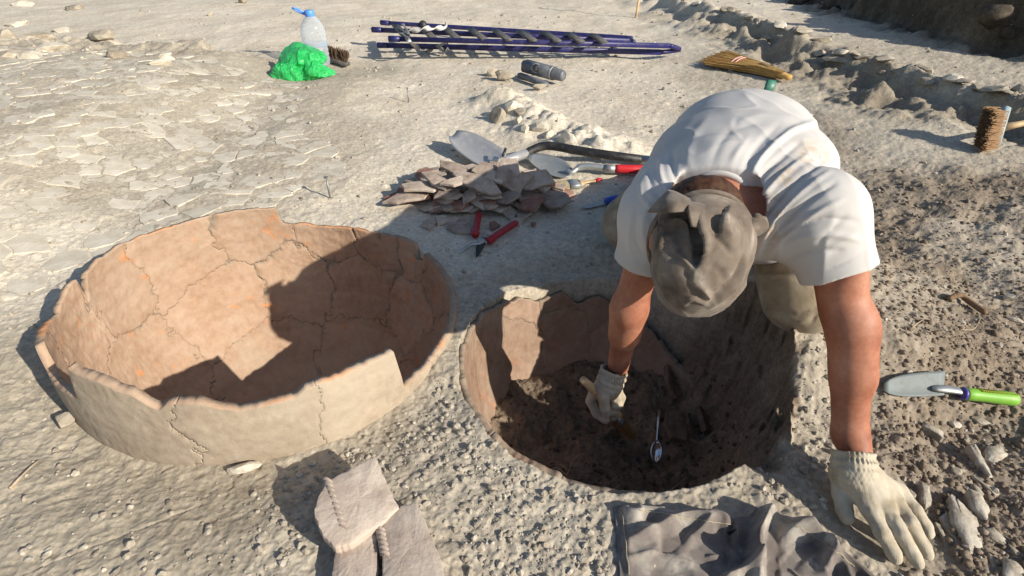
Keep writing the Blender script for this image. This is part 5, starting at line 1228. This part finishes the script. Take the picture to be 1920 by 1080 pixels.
part('hinge_bar', *bar(zl(988, 60, .12), zl(1012, 82, .12), .022, .008), M['tread'], r_); part('hinge_bar', *bar(zl(1145, 70, .12), zl(1168, 82, .12), .022, .008), M['tread'], r_)
for q, dq in ((f1a, f1b), (f2a, f2b), (f3a, f3b), (f4a, f4b)):
    d = (dq-q).normalized(); part('rubber_foot', *tube([q-d*.05, q+d*.03], .021, 10), M['navy'], r_)
part('wheel', *revolve([(.0, -.02), (.03, -.02), (.03, .02), (.0, .02)], zl(792, 47, .17), (.2, 1, .1), 18), M['black'], r_)
def strap(pts, w, name='strap', m='white'):
    c_ = catmull(pts, 5); V, F = [], []
    for i, q in enumerate(c_):
        tw = i*.45; d = (c_[min(i+1, len(c_)-1)]-c_[max(i-1, 0)]).normalized(); s_ = d.cross(Vector((0, 0, 1))).normalized(); u = s_.cross(d); n = s_*math.cos(tw)+u*math.sin(tw); k = d.cross(n)*.003
        V += [q-n*w+k, q+n*w+k, q+n*w-k, q-n*w-k]
    for i in range(len(c_)-1):
        for k in range(4): F.append((4*i+k, 4*i+(k+1) % 4, 4*i+4+(k+1) % 4, 4*i+4+k))
    part(name, V, F, M[m], r_)
strap([zl(768, 58, .18), zl(785, 56, .19), zl(800, 53, .2), zl(815, 53, .19), zl(832, 51, .19), zl(836, 45, .2)], .018)
strap([zl(752, 62, .17), zl(766, 75, .16), zl(782, 88, .08), zl(796, 95, .03), zl(812, 92, .03), zl(826, 86, .07), zl(838, 80, .12)], .016, m='lgrey'); strap([zl(755, 45, .2), zl(762, 58, .18), zl(768, 68, .16)], .014, m='lgrey'); strap([zl(826, 90, .05), zl(832, 97, .03), zl(842, 92, .05)], .02, m='lgrey')

# water bottle
def plastic(name, c, alpha_mix, rough=.12):
    m, t, b = nt(name); out = [n for n in t.nodes if n.type == 'OUTPUT_MATERIAL'][0]
    tr = nd(t, 'ShaderNodeBsdfTransparent'); tr.inputs[0].default_value = (*[1-(1-q)*.35 for q in c], 1)
    lw = nd(t, 'ShaderNodeLayerWeight'); lw.inputs[0].default_value = .35
    b.inputs['Base Color'].default_value = (*c, 1); b.inputs['Roughness'].default_value = rough
    mx = nd(t, 'ShaderNodeMixShader'); t.links.new(mth(t, 'ADD', mth(t, 'MULTIPLY', lw.outputs['Facing'], .55), alpha_mix, True), mx.inputs[0])
    t.links.new(tr.outputs[0], mx.inputs[1]); t.links.new(b.outputs[0], mx.inputs[2]); t.links.new(mx.outputs[0], out.inputs[0]); return m
M['pet'] = plastic('clear bottle plastic', (.70, .76, .82), .20, .12)
M['cap'] = plain('blue bottle cap', (.10, .30, .80), .35, 0, .03)
bp = on(598, 122); r_ = thing('water_bottle', tuple(bp), 'clear plastic water bottle with blue cap and carrying loop behind the green bag', 'bottle')
K = 1.02; prof = [(.0, .006), (.068, .0), (.078, .010), (.080, .03)]
for k in range(4): z = .05+.028*k; prof += [(.080, z), (.0765, z+.008), (.080, z+.016)]
prof += [(.0815, .168), (.078, .176), (.0815, .184), (.081, .205), (.074, .24), (.060, .272), (.042, .296), (.026, .308), (.023, .318)]
part('body', *revolve([(a*K, b_*K) for a, b_ in prof], bp, n=36, cap=False), M['pet'], r_)
part('cap', *revolve([(.029, .306*K), (.031, .31*K), (.031, .338*K), (.028, .343*K), (.0, .343*K)], bp, n=24, cap=False), M['cap'], r_)
hc = bp+Vector((0, 0, .325*K)); part('carry_loop', *tube(catmull([hc+Vector((-.028, 0, 0)), hc+Vector((-.060, -.015, .022)), hc+Vector((-.095, -.02, .034)), hc+Vector((-.105, 0, .028)), hc+Vector((-.085, .015, .010)), hc+Vector((-.04, .015, -.01)), hc+Vector((-.028, .0, -.012))], 5), .006, 8), M['cap'], r_)
part('label_band', *revolve([(.0812*K, .125*K), (.0812*K, .15*K)], bp+Vector((0, 0, 0)), n=36, cap=False), plastic('faded blue band', (.45, .60, .80), .12), r_)

# green plastic bag
def bag():
    m, t, b = nt('green bag film'); pos = nd(t, 'ShaderNodeNewGeometry').outputs['Position']
    n = noise_node(t, 26, 5, .6, pos, 1.0).outputs['Fac']; c = ramp(t, n, [(.4, (.03, .58, .14)), (.6, (.10, .78, .27))])
    t.links.new(c, b.inputs['Base Color']); b.inputs['Roughness'].default_value = .22; b.inputs['Specular IOR Level'].default_value = .6
    tl = nd(t, 'ShaderNodeBsdfTranslucent'); t.links.new(c, tl.inputs[0]); mx = nd(t, 'ShaderNodeMixShader'); mx.inputs[0].default_value = .4
    tp = nd(t, 'ShaderNodeBsdfTransparent'); tp.inputs[0].default_value = (.25, .95, .4, 1); mx2 = nd(t, 'ShaderNodeMixShader'); mx2.inputs[0].default_value = .12
    out = [q for q in t.nodes if q.type == 'OUTPUT_MATERIAL'][0]; t.links.new(b.outputs[0], mx.inputs[1]); t.links.new(tl.outputs[0], mx.inputs[2])
    t.links.new(mx.outputs[0], mx2.inputs[1]); t.links.new(tp.outputs[0], mx2.inputs[2]); t.links.new(mx2.outputs[0], out.inputs[0])
    n2 = noise_node(t, 40, 3, .5, pos, 1.5).outputs['Fac']; bump(t, b, n2, .35, .006)
    B = on(566, 150); b0 = np.array(tuple(B)); lo = b0+[-.32, -.25, -.03]; st = .0055; p = grid(lo, b0+[.36, .25, .30], st)
    q = lambda a, b_, d=0.0: np.array(tuple(on(a, b_)+Vector((0, 0, d))))
    d = ell_sdf(p, b0+[-.02, .03, .075], (.075, .045, .045)); d = smin(d, cap_sdf(p, b0+[-.03, .05, .08], b0+[-.05, .06, .10], .03, .02), .05)
    d = smin(d, cap_sdf(p, b0+[.0, .05, .09], b0+[.06, .05, .07], .025, .015), .04)
    d = smin(d, cap_sdf(p, b0+[-.06, -.01, .045], b0+[-.175, -.03, .012], .05, .014), .04); d = smin(d, cap_sdf(p, b0+[.04, 0, .05], b0+[.175, .0, .03], .045, .012), .04)
    d = smin(d, ell_sdf(p, b0+[-.09, -.03, .05], (.075, .05, .055)), .03)
    d = smax(d, -(p[..., 2]-b0[2]-.001), .01)
    V, Q = nets(d, lo, st); V = relax(V, Q, 2); N = vnormals(V, Q)
    rdg = lambda s_, sd, ax: (1-np.abs(vn3((V+.03*np.stack([vn3(V*8, sd+9)]*3, 1))*s_*ax, sd)))**3
    V = V+N*(.010*(rdg(8, 350, np.array([1.6, 1, .6]))-.35)+.010*(rdg(17, 355, np.array([1, 1, 1.4]))-.35)+.0028*(rdg(40, 360, np.ones(3))-.3))[:, None]
    V[:, 2] = np.maximum(V[:, 2], b0[2]-.004)
    h = lambda a, b_, d=0.0: P(a, b_, 3.50+d)
    for rows in ([[h(522, 122, .05), h(530, 100, .06), h(549, 80, .06), h(566, 82, .06), h(596, 95, .05), h(612, 111, .04)], [h(524, 126, -.02), h(536, 110, -.05), h(553, 98, -.06), h(572, 98, -.06), h(592, 106, -.04), h(606, 115, .0)], [h(528, 134, -.02), h(540, 126, -.08), h(558, 122, -.09), h(574, 122, -.08), h(590, 122, -.05), h(600, 122, -.0)]],
                 [[h(508, 140, .02), h(516, 124, .02), h(530, 118, -.04), h(548, 116, -.06), h(560, 124, -.07)], [h(503, 150, .02), h(516, 138, -.05), h(532, 130, -.10), h(550, 130, -.11), h(562, 138, -.08)], [h(504, 157, .0), h(520, 157, -.06), h(536, 155, -.08), h(552, 152, -.08), h(564, 151, -.06)]],
                 [[h(566, 120, -.06), h(582, 116, -.07), h(600, 122, -.05), h(614, 130, .0)], [h(566, 138, -.08), h(584, 132, -.11), h(602, 132, -.08), h(626, 138, .0)], [h(568, 151, -.04), h(586, 149, -.05), h(604, 145, -.03), h(620, 142, .02)]]):
        Vs, Qs = sheet(rows, .003, 5); Ns = vnormals(Vs, Qs); Vs = Vs+Ns*(.016*(1-np.abs(vn3(Vs*14, 380)))**6+.009*(1-np.abs(vn3(Vs*27, 381)))**5)[:, None]+rng.normal(0, .0016, Vs.shape); Q = np.concatenate([Q, Qs+len(V)]); V = np.concatenate([V, Vs])
    solo('plastic_bag', V, Q, m, 'crumpled bright green plastic bag in front of the water bottle', 'bag', smooth=False)
bag()
# dark hand brush behind the bottle
r_ = thing('hand_brush', tuple(on(640, 122)), 'dark bristled hand brush lying behind the water bottle', 'brush')
a, b_ = on(612, 116, .028), on(652, 128, .028); part('back', *bar(a, b_, .05, .025), M['tread'], r_)
d = (b_-a).normalized(); up = Vector((-.05, .75, .65)).normalized(); rr = random.Random(4); out = []
for _ in range(900):
    p0 = a+(b_-a)*rr.random()+Vector((0, rr.uniform(-.015, .015), .01)); out.append(tube([p0, p0+up*rr.uniform(.06, .085)+Vector((rr.gauss(0, .01), rr.gauss(0, .01), rr.gauss(0, .01)))], [.0022, .0012], 4, False))
V, F = join(*out); part('bristles', V, F, M['bristle'], r_, kind='stuff')
# grey hand tool by the stones
r_ = thing('hand_tool', tuple(on(1020, 158)), 'dark grey hand tool with round end lying beside the sand coloured block', 'tool')
a, b_ = on(984, 146, .075), on(1036, 156, .06); part('casing', *bar(a, b_, .075, .07), M['grey'], r_)
d = (b_-a).normalized(); part('end_cap', *revolve([(.0, -.002), (.039, .0), (.041, .012), (.036, .02), (.033, .075), (.026, .085), (0, .085)], b_, d, 20), M['grey'], r_)
part('end_ring', *revolve([(.042, -.012), (.043, .0), (.042, .006)], b_, d, 20), M['lgrey'], r_)
c_ = a+(b_-a)*.42; part('knob', *revolve([(.023, 0), (.023, .014), (.019, .018), (0, .0185)], c_+Vector((-.004, -.036, .012)), Vector((-.1, -1, .35)), 18), M['black'], r_); part('knob_base', *revolve([(.030, 0), (.030, .007), (.024, .009)], c_+Vector((-.004, -.033, .012)), Vector((-.1, -1, .35)), 18), M['lgrey'], r_)
part('side_plate', *bar(a+(b_-a)*.18+Vector((0, -.036, 0)), a+(b_-a)*.38+Vector((0, -.036, 0)), .008, .05), M['lgrey'], r_)
part('blade_bar', *bar(on(974, 150, .03), on(1024, 167, .025), .035, .03), M['grey'], r_)
# straw whisk broom
r_ = thing('straw_broom', tuple(on(1400, 135)), 'short straw broom with fanned end lying near the rock ledge', 'broom')
hA, hB = on(1478, 155, .03), on(1420, 138, .035); part('handle', *tube([hA, hA+(hB-hA)*.4, hB], [.021, .026, .04], 12, True, .8), M['tan'], r_)
fan = on(1340, 116, .03); wv = (on(1372, 108, .03)-on(1330, 126, .03)).normalized(); rr = random.Random(8); out = []
for _ in range(520):
    s_ = rr.uniform(-1, 1); h = rr.uniform(-1, 1); p0 = hA+(hB-hA)*rr.uniform(.2, .6)+wv*s_*.022+Vector((0, 0, h*.02)); p1 = hB+wv*s_*.05+Vector((0, 0, h*.025)); p2 = fan+wv*(s_*.155)+Vector((rr.gauss(0, .015), rr.gauss(0, .02), h*.012+rr.gauss(0, .004)))
    p2 += (fan-hB)*rr.uniform(-.06, .05); out.append(tube([p0, p1, p2], [.003, .0032, .0018], 4, False))
V, F = join(*out); part('straw', V, F, M['tan'], r_, kind='stuff')
M['pink'] = plain('pink binding', (.62, .36, .34), .8, 0, .1)
for t in (.42, .5):
    c_ = hB+(fan-hB)*t; w = .05+(.155-.05)*t; ring = [c_+wv*(w*1.02*math.cos(q))+Vector((0, 0, .029*math.sin(q))) for q in np.linspace(0, 2*math.pi, 25)]; part('binding', *tube(ring, .004, 6, False), M['pink'], r_)
# push broom leaning at the ledge
r_ = thing('push_broom', tuple(on(1845, 275)), 'push broom with brown bristles and pale handle lying by the ledge at right', 'broom')
b0, b1 = on(1858, 282, .02), on(1853, 266, .14); part('head', *bar(b0, b1, .045, .03, up=(1, .2, 0)), plain('pale blue broom head', (.33, .42, .45), .5, 0, .15), r_)
rr = random.Random(3); out = []; dn = Vector((-1, -.15, -.05)).normalized()
for _ in range(3200):
    p0 = b0+(b1-b0)*rr.random()+Vector((0, rr.uniform(-.03, .03), 0)); out.append(tube([p0, p0+dn*rr.uniform(.06, .072)+Vector((rr.gauss(0, .004), rr.gauss(0, .008), rr.gauss(0, .006)))], [.0018, .0012], 4, False))
V, F = join(*out); part('bristles', V, F, plain('brown broom bristles', (.31, .18, .085), .85, 0, .1), r_, kind='stuff')
mid = (b0+b1)/2+Vector((.02, 0, 0)); hd = Vector((1, .12, .16)).normalized(); part('handle', *tube([mid, mid+hd*.06, mid+hd*1.3], [.017, .013, .013], 12), M['wood'], r_)
# marking stake, nails, green handle behind the back
r_ = thing('marker_stake', tuple(on(1192, 33)), 'thin two coloured wooden stake standing at the top edge', 'stake')
q = on(1192, 33); part('lower_stick', *bar(q-Vector((0, 0, .05)), q+Vector((.012, 0, .17)), .022, .022), M['wood'], r_); part('upper_stick', *bar(q+Vector((.012, 0, .17)), q+Vector((.034, 0, .62)), .0225, .0225), plain('dark stake paint', (.06, .03, .025), .6, 0, .1), r_)
M['nail'] = plain('grey nail steel', (.22, .22, .23), .45, .7, .1)
def nail(px_, py_, h, r, lab):
    q = on(px_, py_); t = thing('nail', tuple(q), lab, 'nail'); part('shank', *tube([q-Vector((0, 0, .03)), q+Vector((.001, 0, h))], r, 8), M['nail'], t); part('head', *revolve([(r*2.2, h), (r*2.2, h+.003), (0, h+.003)], q, n=10), M['nail'], t)
nail(619, 372, .080, .0035, 'long nail standing in the pale ground behind the storage jar'); nail(766, 192, .075, .003, 'thin nail standing in the pale ground left of the stone row')
r_ = thing('tool_handle', (.66, 1.62, .30), 'dark green flat tool handle showing above the white shirt back', 'tool')
part('grip', *bar(P(1437, 182, 1.62), P(1447, 150, 1.60), .026, .012, up=(0, -1, .3)), M['teal'], r_)
# twigs and roots
M['root'] = mat('dry root', [(.3, (.34, .24, .15)), (.7, (.55, .45, .34))], 60, .9, .3, 200)
M['bark'] = mat('brown stick', [(.3, (.11, .065, .035)), (.7, (.27, .18, .11))], 40, .9, .4, 150)
st_ = catmull([on(1776, 566, .010), on(1795, 563, .016), on(1812, 573, .014), on(1845, 594, .010)], 6); solo('stick', *tube(st_, [.005, .006]+[.0075]*(len(st_)-3)+[.006], 10), M['bark'], 'curved brown stick lying on the dark soil at right', 'stick')
def root(pts, r, lab): c_ = catmull([on(a, b_, h) for a, b_, h in pts], 5); solo('root', *tube(c_, list(np.linspace(r, r*.35, len(c_))), 6), M['root'], lab, 'root', 'dry roots at the pit edge')
root([(1063, 893, .004), (1068, 884, .02), (1072, 878, .03), (1084, 870, .045)], .0016, 'thin pale root rising at the near edge of the pit')
root([(1064, 892, .002), (1052, 886, .012), (1040, 880, .012), (1028, 884, .01)], .0016, 'forked pale root curling along the near edge of the pit')
root([(1066, 893, .002), (1060, 882, .015), (1050, 878, .02)], .0013, 'short root tip at the near edge of the pit')
root([(1255, 920, .004), (1268, 914, .015), (1285, 902, .02)], .0014, 'curved pale root at the near edge right of the middle')
root([(1376, 880, .002), (1380, 870, .02), (1379, 862, .03)], .0012, 'tiny upright root at the near right corner of the pit')
root([(20, 918, .003), (40, 900, .006), (60, 880, .006), (74, 866, .004)], .0030, 'thin brown twig half buried at lower left')
root([(1708, 618, .004), (1718, 612, .008), (1728, 606, .0085)], .0018, 'pale straw lying on the brown soil right of the forearm'); root([(1800, 622, .004), (1822, 624, .01), (1832, 608, .02)], .0015, 'thin pale rootlet below the curved brown stick')

# ================================================================== CLOTH IN THE FOREGROUND
def cloth():
    out = [(1153, 944), (1160, 938), (1195, 938), (1236, 941), (1290, 954), (1330, 958), (1375, 962), (1420, 958), (1424, 942), (1452, 948), (1490, 966), (1540, 998), (1580, 1018), (1620, 1048), (1668, 1090), (1700, 1150), (1168, 1150), (1164, 1060), (1156, 990)]
    o = np.array([(p.x, p.y) for p in (G(a, b_, .02) for a, b_ in out)]); c0 = o.mean(0)
    # fan of rings from the outline inwards, refined
    per = []
    for k in range(len(o)):
        a, b_ = o[k], o[(k+1) % len(o)]; L = max(2, int(np.hypot(*(b_-a))/.004))
        for j in range(L): per.append(a+(b_-a)*j/L)
    per = np.array(per); m = len(per); per = per+.0015*np.stack([vn(np.arange(m)*.13, np.zeros(m), 7), vn(np.arange(m)*.13, np.zeros(m)+5, 8)], 1)
    rings = np.concatenate([np.linspace(1, .9, 10), np.linspace(.89, .03, 70)]); R = np.stack([c0+(per-c0)*s_ for s_ in rings]); xy = R.reshape(-1, 2)
    z = np.array([gz(a, b_, .03) for a, b_ in xy[::1]]) if False else hbase(xy[:, 0], xy[:, 1])
    p2 = pix(np.column_stack([xy, z+.02]))
    bumps = [([(1180, 1010), (1235, 985), (1290, 965), (1330, 975), (1300, 1000)], 14, .020), ([(1240, 1030), (1270, 1005), (1290, 985)], 9, -.010), ([(1330, 958), (1375, 985), (1380, 1030), (1395, 1050)], 13, .018), ([(1375, 965), (1372, 1010), (1390, 1045)], 7, -.012),
             ([(1445, 955), (1430, 985), (1418, 1020), (1425, 1100)], 15, .032), ([(1452, 975), (1447, 1020), (1450, 1090)], 10, -.024), ([(1425, 945), (1455, 965), (1500, 985), (1540, 1005)], 10, .014), ([(1470, 1000), (1500, 992), (1545, 1000), (1560, 1030), (1550, 1065)], 13, .028), ([(1480, 1050), (1505, 1030), (1535, 1015)], 11, -.022),
             ([(1350, 1085), (1400, 1065), (1440, 1040)], 11, .020), ([(1565, 1030), (1585, 1060), (1600, 1100)], 11, .016), ([(1585, 1030), (1620, 1060), (1650, 1100)], 8, .010), ([(1200, 960), (1240, 990), (1260, 1030)], 12, -.006), ([(1170, 1040), (1230, 1036), (1290, 1050)], 16, .006), ([(1300, 1030), (1340, 1060), (1345, 1100)], 12, -.010), ([(1160, 945), (1190, 960), (1210, 955)], 14, .012)]
    hgt = np.full(len(xy), .009)+.004*fbm(xy[:, 0]*22, xy[:, 1]*22, 370, 3)+.004*(1-np.abs(vn(xy[:, 0]*22+xy[:, 1]*9, xy[:, 1]*22, 371)))**6
    for line, w, a in bumps:
        line = [(q.x, q.y) for q in catmull([(x_, y_, 0) for x_, y_ in line], 5)]; d, t, s_ = dline(p2, line); hgt = hgt+a*(.5*np.exp(-(d/w)**2)+.6*np.maximum(0, 1-d/(1.6*w))**1.3)*np.clip(4*t*(1-t)+.35, 0, 1)
    edge = np.repeat(rings[:, None], m, 1).ravel(); hgt = hgt*(.35+.65*sst(1.0, .90, edge)); hgt = np.maximum(hgt, .006)
    V = np.column_stack([xy, z+hgt]); n = len(rings)
    id_ = np.arange(n*m).reshape(n, m); a_, b_ = id_, np.roll(id_, -1, 1); Q = np.stack([a_[:-1], b_[:-1], b_[1:], a_[1:]], -1).reshape(-1, 4)
    N = vnormals(V, Q)
    if N[:, 2].mean() < 0: Q = Q[:, ::-1]; N = -N
    V2 = np.concatenate([V, V-np.array([0, 0, .003])]); skirt = np.stack([id_[0], np.roll(id_[0], -1), np.roll(id_[0], -1)+n*m, id_[0]+n*m], 1)
    CO = V; co = solo('cloth', V2, np.concatenate([Q, Q[:, ::-1]+n*m, skirt]), M['rag'], 'crumpled grey brown cloth spread on the gravel at the bottom edge', 'cloth')
    bpy.context.view_layer.update(); pp = pix(CO)
    for line in ([(1200, 958), (1236, 963), (1290, 972), (1340, 980), (1372, 984)], [(1166, 960), (1172, 1010), (1180, 1078)], [(1452, 962), (1500, 990), (1550, 1022), (1600, 1062)]):
        pts = []
        for q in catmull([(a, b_, 0) for a, b_ in line], 12): i = int(np.argmin((pp[:, 0]-q.x)**2+(pp[:, 1]-q.y)**2)); pts.append(Vector(CO[i])+Vector((0, 0, .0012)))
        part('stitch_line', *tube(pts, .0007, 5), M['bristle_p'], co)
M['rag'] = cloth_mat('stained grey cloth', [(.36, (.115, .098, .088)), (.46, (.185, .158, .142)), (.55, (.245, .215, .19)), (.65, (.43, .395, .34))], 12, 500)
cloth()
